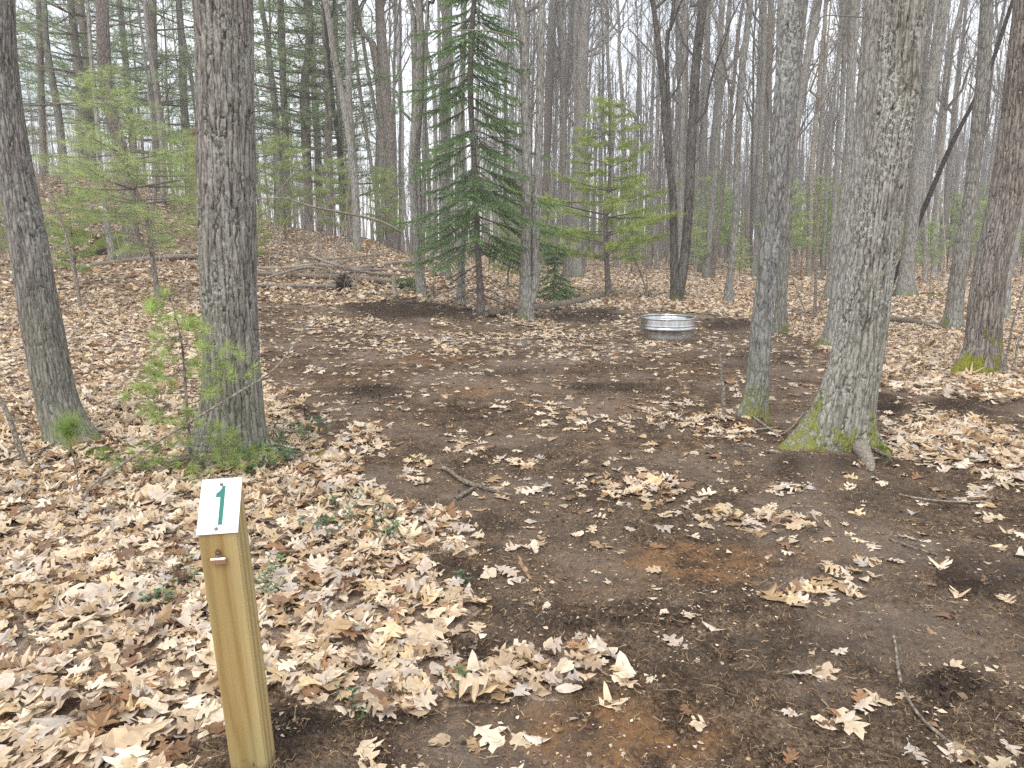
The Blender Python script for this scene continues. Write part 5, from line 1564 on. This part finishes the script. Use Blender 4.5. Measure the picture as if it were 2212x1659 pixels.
# saplings: thin upright whips
WH = [((1640 - 240, 640), (1372, 560), (1345, 500), 'thin bare whip right of the young pine, leaning left'), ((1398, 645), (1396, 590), (1393, 520), 'thin bare whip between the young pine and the fire ring'),
      ((2168, 800), (2190, 690), (2230, 560), 'thin leaning sapling at the right edge in front of the thick trunk'), ((2185, 810), (2200, 740), (2235, 660), 'second thin sapling at the very right edge, the shorter one'),
      ((1745, 690), (1712, 600), (1700, 500), 'bare twiggy sapling between the two right foreground trunks'), ((1787, 715), (1770, 660), (1810, 590), 'pale crooked sapling in front of the mossy-footed grey trunk'),
      ((2005, 655), (2010, 600), (2020, 520), 'thin whip standing on the leaves right of the dark leaning stem'), ((1150 - 20, 850 - 90), (1128, 740), (1127, 722), 'tiny dead sprout on the bare soil before the twin-stemmed tree'),
      ((590, 540), (592, 500), (600, 430), 'thin bare whip right against the big oak on the rise'), ((687, 548), (684, 505), (680, 440), 'thin bare whip on the middle of the leafy rise'),
      ((310, 540), (309, 500), (312, 430), 'thin stem on the bank beside the leaning young pine'), ((1515 - 12, 610), (1500, 560), (1505, 470), 'pale thin whip just right of the split trunk')]
for i, (a, b_, c, lab) in enumerate(WH):
    h0, _ = hit(*a)
    w = 3.2 if h0[1] > 9 else 6
    free_stick('sapling', lab, 'sapling', [(*a, w), ((a[0] + b_[0]) / 2 + 1, (a[1] + b_[1]) / 2, w * .9), (*b_, w * .75), ((b_[0] + c[0]) / 2, (b_[1] + c[1]) / 2, w * .6), (*c, w * .35)], [h0[1]] * 5, 'wood', sides=6, twigs=7, seed=30 + i)

# dead lichened bough reaching left from the twin-stemmed tree: a fallen branch caught in it
hn = hit(1133, 690)[0][1]
free_stick('hung_branch', 'pale lichened dead bough caught across the spruce top from the twin-stemmed tree', 'branch',
           [(1130, 92, 5), (1106, 80, 4), (1060, 68, 4), (1017, 65, 3), (950, 66, 2), (897, 65, 1.5)], [hn - .05, hn - .3, hn - .4, hn - .4, hn - .4, hn - .4], 'wood', seed=50, twigs=6, droop_base=False)

# torn root mass
def root_mass():
    g = np.random.default_rng(55)
    b, t = hit(742, 626)
    o = thing('root_mass', b, 'upturned tangle of dead roots and soil at the back of the clearing', 'root mass')
    # knobbly core
    n, m = 18, 24
    th = np.linspace(0, 2 * pi, m, endpoint=False); ph = np.linspace(0, pi, n)
    P_, T_ = np.meshgrid(ph, th, indexing='ij')
    X, Y, Z = np.sin(P_) * np.cos(T_), np.sin(P_) * np.sin(T_), np.cos(P_)
    rr = .13 * (1 + .8 * fbm(X * 2 + 3, Y * 2, Z * 2, 4, .7))
    V = np.stack([X * rr, Y * rr, Z * rr * 1.1 + .12], -1).reshape(-1, 3)
    i = np.arange(n - 1)[:, None] * m; j = np.arange(m)[None, :]; j2 = (j + 1) % m
    Q = np.stack([i + j, i + j2, i + m + j2, i + m + j], -1).reshape(-1, 4)
    bag = Bag(); bag.add(V, None, Q, (.05, .036, .03))
    link('core', bag.mesh('core', [M['soilbits']], True), o)
    bag = Bag()
    k = 16; O = np.tile([0, 0, .13], (k, 1)); d = g.normal(size=(k, 3)); d[:, 2] = d[:, 2] * .6 + .1; d /= np.linalg.norm(d, axis=1, keepdims=True)
    s = np.linspace(0, 1, 8)
    P = O[:, None] + d[:, None] * s[None, :, None] * g.uniform(.2, .6, (k, 1, 1)) + np.cumsum(g.normal(0, .018, (k, 8, 3)), 1)
    P[..., 2] = np.maximum(P[..., 2], .01)
    R = g.uniform(.008, .02, (k, 1)) * (1 - .8 * s)
    bag.tubes(P, R, 6)
    A, ra = spawn(P, R, 4, .3, 1, .08, .25, 45, .0, 5, .03, g, wig=.5)
    bag.tubes(A, ra, 4)
    link('roots', bag.mesh('roots', [M['wood']], True, False), o)
root_mass()

def stump(u, v, w, h, label, seed, mname='wood'):
    g = np.random.default_rng(seed)
    b, t = hit(u, v); r = .5 * w * t / FPX
    o = thing('tree_stump', b, label, 'stump')
    n, m = 20, 18
    zz = np.linspace(-.05, 1, n) * h; th = np.arange(m) * 2 * pi / m
    Z, T_ = np.meshgrid(zz, th, indexing='ij')
    jag = .18 * h * (perlin(np.cos(T_) * 2 + seed, np.sin(T_) * 2) + .4 * np.cos(T_ * 7))
    rr = r * (1 + .8 * np.exp(-np.maximum(Z, 0) / (.25 * h)) + .25 * perlin(np.cos(T_) * 2, np.sin(T_) * 2, Z * 6) - .35 * Z / h)
    Z2 = Z + jag * np.clip(Z / h, 0, 1)
    V = np.stack([rr * np.cos(T_), rr * np.sin(T_), Z2], -1).reshape(-1, 3)
    i = np.arange(n - 1)[:, None] * m; j = np.arange(m)[None, :]; j2 = (j + 1) % m
    Q = np.stack([i + j, i + j2, i + m + j2, i + m + j], -1).reshape(-1, 4)
    V = np.vstack([V, [[0, 0, h * .82]]])
    F = np.array([((n - 1) * m + a, (n - 1) * m + (a + 1) % m, n * m) for a in range(m)])
    link('wood', new_mesh('wood', V, F, Q, [M[mname]], None, True), o)
stump(852, 640, 11, .38, 'short splintered grey stump at the back edge of the clearing', 3)
stump(935, 645, 10, .22, 'low dark stump beside the hollow-footed trunk', 5, 'log')
# pale woodpecker snag beside the big oak
def snag():
    b = hit(417, 352)[0]
    g = np.random.default_rng(58)
    pts = [(417, 356, 20), (417, 330, 19), (417, 305, 18), (416, 284, 19)]
    b, P, R = curve_from(pts)
    o = thing('dead_snag', b, 'short orange-brown dead snag with woodpecker holes on the bank behind the big oak', 'snag')
    V, Q = round_trunk(P, R, g, 20, .04, .2, .10)
    m_, nt, bs = mat('rotten_orange_wood')
    tc = nt.nodes.new('ShaderNodeTexCoord')
    c = ramp(nt, noise(nt, mapping(nt, tc.outputs['Object'], (9, 9, 2)), 1.0, 5, .7), [(.35, (.10, .055, .035)), (.5, (.34, .17, .085)), (.7, (.46, .38, .30))])
    nt.links.new(c, bs.inputs['Base Color']); bs.inputs['Roughness'].default_value = .95
    bag = Bag(); bag.add(V - b, None, Q)
    top = P[-1] - b
    spl = []
    for k in range(14):
        a = k / 14 * 2 * pi; rr = R[-1] * .85
        q = top + np.array([rr * math.cos(a), rr * math.sin(a), -.05]); spl.append(np.linspace(q, q + [g.normal(0, .02), g.normal(0, .02), .08 + .16 * g.random()], 4))
    bag.tubes(np.array(spl), np.linspace(.05, .006, 4)[None].repeat(14, 0), 5)
    link('wood', bag.mesh('wood', [m_], True, False), o)
    hb, hnt, hbs = mat('hole_shade_black'); hbs.inputs['Base Color'].default_value = (.015, .01, .008, 1)  # near-black for solid plugs: shade inside the pecked holes, put into the colour
    for (u, v, w) in [(419, 300, 4), (414, 322, 5), (420, 338, 4)]:
        d = ray(u, v); t = (b[1] - R[1] * 1.02) / d[1]; p = np.array([0, 0, CAM_H]) + d * t - b
        r = .5 * w * t / FPX
        hbag = Bag(); hbag.tubes(np.array([p + [0, -.01, 0], p + [0, .015, 0]]), np.array([r, r]), 10, cap=True)
        link('hole_shade_plug', hbag.mesh('hole_shade_plug', [hb], False, False), o)
snag()

# ================================================================== FIRE RING
def fire_ring():
    b, t = hit(1435, 735)
    c, _ = hit(1435, 722)
    R = .5 * 113 * (c[1] / ray(1435, 722)[1]) / FPX
    c = np.array([c[0], b[1] + R * .98, float(ground_z(np.array([c[0]]), np.array([b[1] + R]))[0])])
    H = .265
    c[2] += .02
    o = thing('fire_ring', c, 'round galvanised metal fire ring standing at the back of the clearing', 'fire ring')
    g_, nt, bs = mat('galvanised_steel')
    tc = nt.nodes.new('ShaderNodeTexCoord')
    n = noise(nt, mapping(nt, tc.outputs['Object'], (7, 7, 1.2)), 1.0, 4, .65)
    n2 = noise(nt, tc.outputs['Object'], 40, 4, .6)
    nt.links.new(ramp(nt, n, [(.35, (.46, .46, .45)), (.65, (.68, .69, .69))]), bs.inputs['Base Color'])
    bs.inputs['Metallic'].default_value = 1.0
    nt.links.new(ramp(nt, n2, [(.3, (.22,) * 3), (.7, (.38,) * 3)]), bs.inputs['Roughness'])
    bp = N(nt, 'ShaderNodeBump', Strength=.15, Distance=.01); nt.links.new(n, bp.inputs['Height']); nt.links.new(bp.outputs[0], bs.inputs['Normal'])
    seg = 128
    # outer profile from the ground up, with the two swaged ribs, then the inner face back down
    prof = [(-.03, 1.004), (.02, 1.0), (.085, .998), (.098, 1.006), (.108, 1.028), (.125, 1.040), (.142, 1.028), (.152, 1.004), (.160, 1.002), (.168, 1.010), (.174, 1.012),
            (.182, 1.002), (.20, .995), (.27, .995), (.276, .992), (.276, .984), (.20, .983), (.17, .993), (.15, .993), (.125, 1.024), (.10, .99), (.02, .988), (-.03, .99)]
    V = []; th = np.arange(seg) * 2 * pi / seg
    for (z, k) in prof:
        r = R * k * (1 + .004 * np.sin(3 * th + 1))
        V.append(np.stack([r * np.cos(th), r * np.sin(th), np.full(seg, z * H / .30)], 1))
    V = np.concatenate(V); n_, m = len(prof), seg
    i = np.arange(n_ - 1)[:, None] * m; j = np.arange(m)[None, :]; j2 = (j + 1) % m
    Q = np.stack([i + j, i + j2, i + m + j2, i + m + j], -1).reshape(-1, 4)
    link('wall', new_mesh('wall', V, None, Q, [g_], None, True), o)
    # rolled rim
    bag = Bag(); a = np.linspace(0, 2 * pi, seg + 1)
    rr = R * 1.004
    P = np.stack([rr * np.cos(a), rr * np.sin(a), np.full(seg + 1, H * .957)], 1)
    P = np.vstack([P, P[1:2]])
    bag.tubes(P, np.full(len(P), .0145), 12)
    link('rim', bag.mesh('rim', [g_], True, False), o)
    # riveted lap seam
    sa = -1.15
    for k in range(5):
        z = [.03, .07, .20, .225, .25][k]
        p = np.array([R * 1.0 * math.cos(sa), R * 1.0 * math.sin(sa), z])
        nn = np.array([math.cos(sa), math.sin(sa), 0])
        rb = Bag(); rb.tubes(np.array([p - nn * .004, p + nn * .004, p + nn * .006]), np.array([.006, .006, .003]), 10, cap=True)
        link('rivet', rb.mesh('rivet', [g_], True, False), o)
    KEEP_OUT.append((c[0], c[1], R + .05)); KEEP_OUT.append((c[0], c[1] - .25, R + .05))
    return c, R
ring_c, ring_R = fire_ring()

# ================================================================== NUMBERED POST
def post():
    W = .089
    ztop_front = CAM_H - .661
    x0, y0 = -.663, 1.676
    gz = float(ground_z(np.array([-.66]), np.array([1.74]))[0])
    yaw = math.radians(6.0)
    zb = gz - .12
    o = thing('numbered_post', (-.655, 1.708 + W / 2, gz), 'pale green-brown wooden post with a slanted white plate numbered 1', 'post')
    o.rotation_euler = (math.radians(3.0), math.radians(-2.2), yaw)
    # wood with growth rings seen on the faces
    m_, nt, bs = mat('pressure_treated_pine')
    tc = nt.nodes.new('ShaderNodeTexCoord'); co = tc.outputs['Object']
    wv = nt.nodes.new('ShaderNodeTexWave'); wv.wave_type = 'RINGS'; wv.rings_direction = 'Z'
    wv.inputs['Scale'].default_value = 13; wv.inputs['Distortion'].default_value = 3.2; wv.inputs['Detail'].default_value = 3; wv.inputs['Detail Scale'].default_value = .9
    mp = nt.nodes.new('ShaderNodeMapping'); mp.inputs['Location'].default_value = (.028, -.085, 0); mp.inputs['Scale'].default_value = (1, 1, .06)
    nt.links.new(co, mp.inputs[0]); nt.links.new(mp.outputs[0], wv.inputs['Vector'])
    fib = noise(nt, mapping(nt, co, (260, 260, 5)), 1.0, 4, .7)
    blo = noise(nt, mapping(nt, co, (14, 14, 4)), 1.0, 3)
    c = ramp(nt, wv.outputs[0], [(.0, (.54, .41, .20)), (.55, (.48, .355, .16)), (.85, (.34, .225, .085)), (1.0, (.44, .31, .13))])
    c = mixc(nt, ramp(nt, fib, [(.3, (0, 0, 0)), (.7, (1, 1, 1))]), mixc(nt, 1.0, c, (.82, .80, .76), 'MULTIPLY'), c)
    c = mixc(nt, math_n(nt, 'MULTIPLY', ramp(nt, blo, [(.45, (0, 0, 0)), (.65, (1, 1, 1))]), .35), c, (.33, .33, .16))
    vo = nt.nodes.new('ShaderNodeTexVoronoi'); vo.inputs['Scale'].default_value = 1.0
    nt.links.new(mapping(nt, co, (22, 22, 7)), vo.inputs['Vector'])
    c = mixc(nt, ramp(nt, vo.outputs['Distance'], [(.035, (1, 1, 1)), (.07, (0, 0, 0))]), c, (.12, .07, .03))
    sp = nt.nodes.new('ShaderNodeSeparateXYZ'); nt.links.new(co, sp.inputs[0])
    dirt = math_n(nt, 'MULTIPLY_ADD', noise(nt, co, 30, 4, .7), .12, math_n(nt, 'MULTIPLY', sp.outputs[2], -1.0))
    c = mixc(nt, math_n(nt, 'MULTIPLY', ramp(nt, dirt, [(.0, (0, 0, 0)), (.06, (1, 1, 1))]), .75), c, (.075, .052, .04))
    nt.links.new(c, bs.inputs['Base Color']); bs.inputs['Roughness'].default_value = .65
    bp = N(nt, 'ShaderNodeBump', Strength=.12, Distance=.002)
    nt.links.new(math_n(nt, 'MULTIPLY_ADD', wv.outputs[0], .5, fib), bp.inputs['Height']); nt.links.new(bp.outputs[0], bs.inputs['Normal'])
    hF = ztop_front - gz; hB = hF + W * 1.05
    import bmesh
    bm = bmesh.new()
    a = W / 2
    vs = [bm.verts.new(p) for p in [(-a, -a, -.15), (a, -a, -.15), (a, a, -.15), (-a, a, -.15), (-a, -a, hF), (a, -a, hF), (a, a, hB), (-a, a, hB)]]
    for f in [(3, 2, 1, 0), (4, 5, 6, 7), (0, 1, 5, 4), (1, 2, 6, 5), (2, 3, 7, 6), (3, 0, 4, 7)]:
        bm.faces.new([vs[k] for k in f])
    bmesh.ops.bevel(bm, geom=[e for e in bm.edges if abs(e.verts[0].co.z - e.verts[1].co.z) > .3], offset=.004, segments=3, affect='EDGES')
    me = bpy.data.meshes.new('shaft'); bm.to_mesh(me); bm.free(); me.materials.append(m_)
    link('shaft', me, o)
    # plate on the slanted top: local frame s (across), t (up the slope), n (normal)
    sl = math.hypot(W, hB - hF); tdir = np.array([0, W, hB - hF]) / sl; ndir = np.array([0, -(hB - hF), W]) / sl; sdir = np.array([1., 0, 0])
    org = np.array([0, -a, hF])
    def pl(s, t, n_): return org + sdir * s + tdir * t + ndir * n_
    def slab(poly, n0, n1, material, name, parent):
        k = len(poly)
        V = [pl(s, t, n0) for s, t in poly] + [pl(s, t, n1) for s, t in poly]
        bm = bmesh.new(); v = [bm.verts.new(p) for p in V]
        bm.faces.new(v[k:]); bm.faces.new(v[:k][::-1])
        for q in range(k): bm.faces.new([v[q], v[(q + 1) % k], v[k + (q + 1) % k], v[k + q]])
        bmesh.ops.recalc_face_normals(bm, faces=bm.faces)
        me = bpy.data.meshes.new(name); bm.to_mesh(me); bm.free(); me.materials.append(material)
        return link(name, me, parent)
    wm, _, wb = mat('white_enamelled_plate'); wb.inputs['Base Color'].default_value = (.80, .82, .84, 1); wb.inputs['Roughness'].default_value = .4
    gm, _, gb = mat('green_numeral_paint'); gb.inputs['Base Color'].default_value = (.02, .17, .13, 1); gb.inputs['Roughness'].default_value = .5
    mm, mnt, mb = mat('dull_screw_steel'); mb.inputs['Base Color'].default_value = (.16, .15, .15, 1); mb.inputs['Metallic'].default_value = .8; mb.inputs['Roughness'].default_value = .5
    cm, _, cb = mat('copper_coloured_clip'); cb.inputs['Base Color'].default_value = (.80, .62, .52, 1); cb.inputs['Metallic'].default_value = 1.; cb.inputs['Roughness'].default_value = .22
    bm_, _, bb = mat('aged_brass'); bb.inputs['Base Color'].default_value = (.30, .20, .10, 1); bb.inputs['Metallic'].default_value = .9; bb.inputs['Roughness'].default_value = .45
    pw = a + .0015
    t1 = sl + .004
    plate = slab([(-pw, -.003), (pw, -.003), (pw, t1), (-pw, t1)], .0005, .003, wm, 'number_plate', o)
    X = lambda f: -pw + 2 * pw * f
    Y = lambda f: -.003 + (t1 + .003) * (1 - f)
    one = [(.50, .845), (.605, .845), (.605, .14), (.535, .14), (.515, .19), (.47, .235), (.39, .275), (.39, .345), (.50, .345)]
    slab([(X(s), Y(t)) for s, t in one], .003, .0036, gm, 'numeral', plate)
    for (s, t) in [(.50, .115), (.47, .915)]:
        p = pl(X(s), Y(t), .003)
        rb = Bag(); rb.tubes(np.array([p - ndir * .002, p + ndir * .0012, p + ndir * .002]), np.array([.0042, .0042, .0028]), 14, cap=True)
        rb.tubes(np.array([p + ndir * .002 - sdir * .003, p + ndir * .0024 + sdir * .003]), np.array([.0006, .0006]), 6, cap=True)
        link('screw', rb.mesh('screw', [mm], False, False), plate)
    # spring clip below the plate
    zc = hF - .062; xc = -.003; yf = -a
    clip = Bag()
    ang = np.linspace(-.2, pi + .2, 14)
    cl = Bag(); P = np.array([(xc - .016, yf - .0085, zc), (xc + .016, yf - .0085, zc)])
    cl.tubes(P, np.array([.0058, .0058]), 20, cap=True)
    V, Q = box_vf(xc, yf - .008, zc - .0075, .032, .0012, .009); cl.add(V, None, Q)
    V, Q = box_vf(xc, yf - .0035, zc - .0075, .032, .0012, .009); cl.add(V, None, Q)
    co_ = link('clip', cl.mesh('clip', [cm], False, False), o)
    tb = Bag()
    pr = np.array([(-.006, -.001), (.006, -.001), (.0065, .012), (.0045, .019), (0, .021), (-.0045, .019), (-.0065, .012)])
    bmv = [(xc + x, yf - .0040, zc + z + .003) for x, z in pr] + [(xc + x, yf - .0052, zc + z + .003) for x, z in pr]
    k = len(pr); F = [(k, k + q, k + q + 1) for q in range(1, k - 1)]
    Qs = [(q, (q + 1) % k, k + (q + 1) % k, k + q) for q in range(k)]
    tb.add(np.array(bmv), np.array(F), np.array(Qs))
    link('handle', tb.mesh('handle', [bm_], False, False), co_)
    sb = Bag(); p = np.array([xc, yf - .0052, zc + .014])
    sb.tubes(np.array([p + [0, .007, 0], p + [0, -.0022, 0], p + [0, -.0035, 0]]), np.array([.0046, .0046, .003]), 16, cap=True)
    link('screw', sb.mesh('screw', [mm], False, False), co_)
post()

# ================================================================== GROUND COVER
def ground_cover():
    g = np.random.default_rng(44)
    spots = [(600, 980, 45, 30, 70), (560, 1010, 60, 24, 70), (640, 960, 50, 24, 50), (510, 1015, 40, 18, 40), (740, 1130, 50, 24, 26), (840, 1175, 35, 22, 24), (820, 1130, 26, 14, 9),
             (700, 1150, 30, 18, 10), (415, 1258, 20, 18, 9), (362, 1315, 22, 14, 12), (575, 1285, 18, 22, 12), (595, 1245, 12, 18, 5), (685, 1150, 12, 16, 7), (760, 1556, 16, 8, 4), (1010, 1272, 8, 8, 3),
             (1750, 640, 60, 12, 60), (1000, 600, 10, 6, 5), (980, 1505, 20, 12, 6), (690, 935, 24, 20, 24), (760, 1100, 40, 20, 12), (1900, 1000, 10, 8, 3), (620, 1000, 30, 14, 26), (545, 1030, 30, 12, 20)]
    bag = Bag(); stems = []
    oval = np.array([(0, 0), (.25, .2), (.55, .27), (.85, .15), (1, 0), (.85, -.15), (.55, -.27), (.25, -.2)])
    zf = np.array([0, .05, .06, .02, -.06, .02, .06, .05])
    for (u, v, ru, rv, n) in spots:
        for _ in range(n):
            a, r = g.uniform(0, 6.28), math.sqrt(g.random())
            p, t = hit(u + ru * r * math.cos(a), v + rv * r * math.sin(a))
            h = g.uniform(.02, .085)
            lean = g.normal(0, .03, 2)
            top = p + np.array([lean[0], lean[1], h + .02])
            stems.append(np.linspace(p, top, 4))
            k = g.integers(3, 7); s = g.uniform(.012, .026) * (1 if p[1] < 8 else 1.8)
            c = np.array([(.055, .13, .055), (.08, .17, .05), (.10, .16, .09), (.045, .10, .05)][g.integers(0, 4)]) * g.uniform(.8, 1.4)
            for q in range(k):
                az = q * 2.4 + g.uniform(0, .6); zz = top[2] - .012 * (q // 2)
                d = np.array([math.cos(az), math.sin(az)]); pd = np.array([-d[1], d[0]])
                up = g.uniform(.0, .5)
                XY = top[:2] + s * (oval[:, :1] * d + oval[:, 1:] * pd * 1.1)
                Z = zz + s * (zf + up * oval[:, 0])
                V = np.column_stack([XY, Z])
                F = np.array([(0, i, i + 1) for i in range(1, 7)])
                bag.add(V, F, None, c)
    S = np.array(stems); bag.tubes(S, np.full((len(S), 4), .0011), 3, np.array([[.10, .09, .04]]).repeat(len(S), 0))
    tag(link('ground_cover', bag.mesh('ground_cover', [M['green']])), 'small evergreen leaves creeping at the feet of the big oak and between dead leaves', 'ground cover', kind='stuff')
    # moss cushions around the oak's foot
    mp = []
    for (u, v, r, h) in [(520, 1002, .16, .05), (455, 992, .14, .05), (560, 985, .10, .05), (1905, 978, .06, .03), (700, 990, .10, .03), (1658, 925, .04, .015), (2020, 640, .5, .05), (215, 985, .10, .04), (185, 430, .5, .18), (215, 470, .45, .15), (160, 515, .4, .15), (245, 525, .45, .16), (110, 500, .4, .15), (300, 400, .4, .15), (205, 545, .25, .1)]:
        p, t = hit(u, v); mp.append((p, r, h))
    b = Bag(); n, m = 8, 20
    for (p, r, h) in mp:
        rad = np.linspace(0, 1, n); th = np.arange(m) * 2 * pi / m
        A_, T_ = np.meshgrid(rad, th, indexing='ij')
        rr = r * A_ * (1 + .35 * perlin(np.cos(T_) * 1.5 + p[0] * 9, np.sin(T_) * 1.5))
        X = p[0] + rr * np.cos(T_); Y = p[1] + rr * np.sin(T_)
        Z = ground_z(X, Y) + .012 + h * (1 - A_ ** 2) * (1 + .6 * perlin(X * 20, Y * 20)) - .05 * (A_ > .97)
        V = np.stack([X, Y, Z], -1).reshape(-1, 3)
        i = np.arange(n - 1)[:, None] * m; j = np.arange(m)[None, :]; j2 = (j + 1) % m
        Q = np.stack([i + j, i + m + j, i + m + j2, i + j2], -1).reshape(-1, 4)
        b.add(V, None, Q, (.11, .13, .03))
        k = int(2600 * r); a_ = g.uniform(0, 6.28, k); q_ = np.sqrt(g.random(k)) * r * 1.1
        x, y = p[0] + q_ * np.cos(a_), p[1] + q_ * np.sin(a_)
        z = ground_z(x, y) + .012 + h * np.clip(1 - (q_ / r) ** 2, 0, 1)
        tufts(b, np.stack([x, y, z], 1), np.tile([0, 0, 1.], (k, 1)), 8, .016, .003, 60, g, (.14, .17, .035), .3)
    tag(link('moss', b.mesh('moss', [M['soilbits']])), 'yellow-green moss cushions on the ground at tree feet', 'moss', kind='stuff')
    # dry grass and seedlings on the rise and under the far trees
    bb = Bag(); k = 5200
    y = g.uniform(9, 36, k); x = g.uniform(-.8, .9, k) * y; keep = (litter(x, y) > .8) & (perlin(x * .4, y * .4) > -.02)
    x, y = x[keep], y[keep]
    z = ground_z(x, y)
    col = np.array([(.16, .19, .06), (.30, .22, .12), (.26, .17, .08), (.20, .22, .08)])[g.integers(0, 4, len(x))]
    tufts(bb, np.stack([x, y, z], 1), np.tile([0, 0, 1.], (len(x), 1)), 6, .11, .006, 50, g, col, .2)
    tag(link('low_plants', bb.mesh('low_plants', [M['green']])), 'sparse green and dry brown sprigs standing in the far leaf litter', 'low plants', kind='stuff')
ground_cover()
scatter_leaves()
scatter_bits()


# ================================================================== AIR
def haze():
    V, Q = box_vf(0, 62, 11, 300, 150, 28)
    m = bpy.data.materials.new('pale_air'); m.use_nodes = True
    nt = m.node_tree; nt.nodes.clear()
    o = nt.nodes.new('ShaderNodeOutputMaterial'); pv = nt.nodes.new('ShaderNodeVolumePrincipled')
    pv.inputs['Color'].default_value = (.93, .95, 1.0, 1); pv.inputs['Density'].default_value = .003
    pv.inputs['Anisotropy'].default_value = .2
    nt.links.new(pv.outputs[0], o.inputs['Volume'])
    ob = link('haze', new_mesh('haze', V, None, Q, [m])); tag(ob, kind='stuff')
haze()
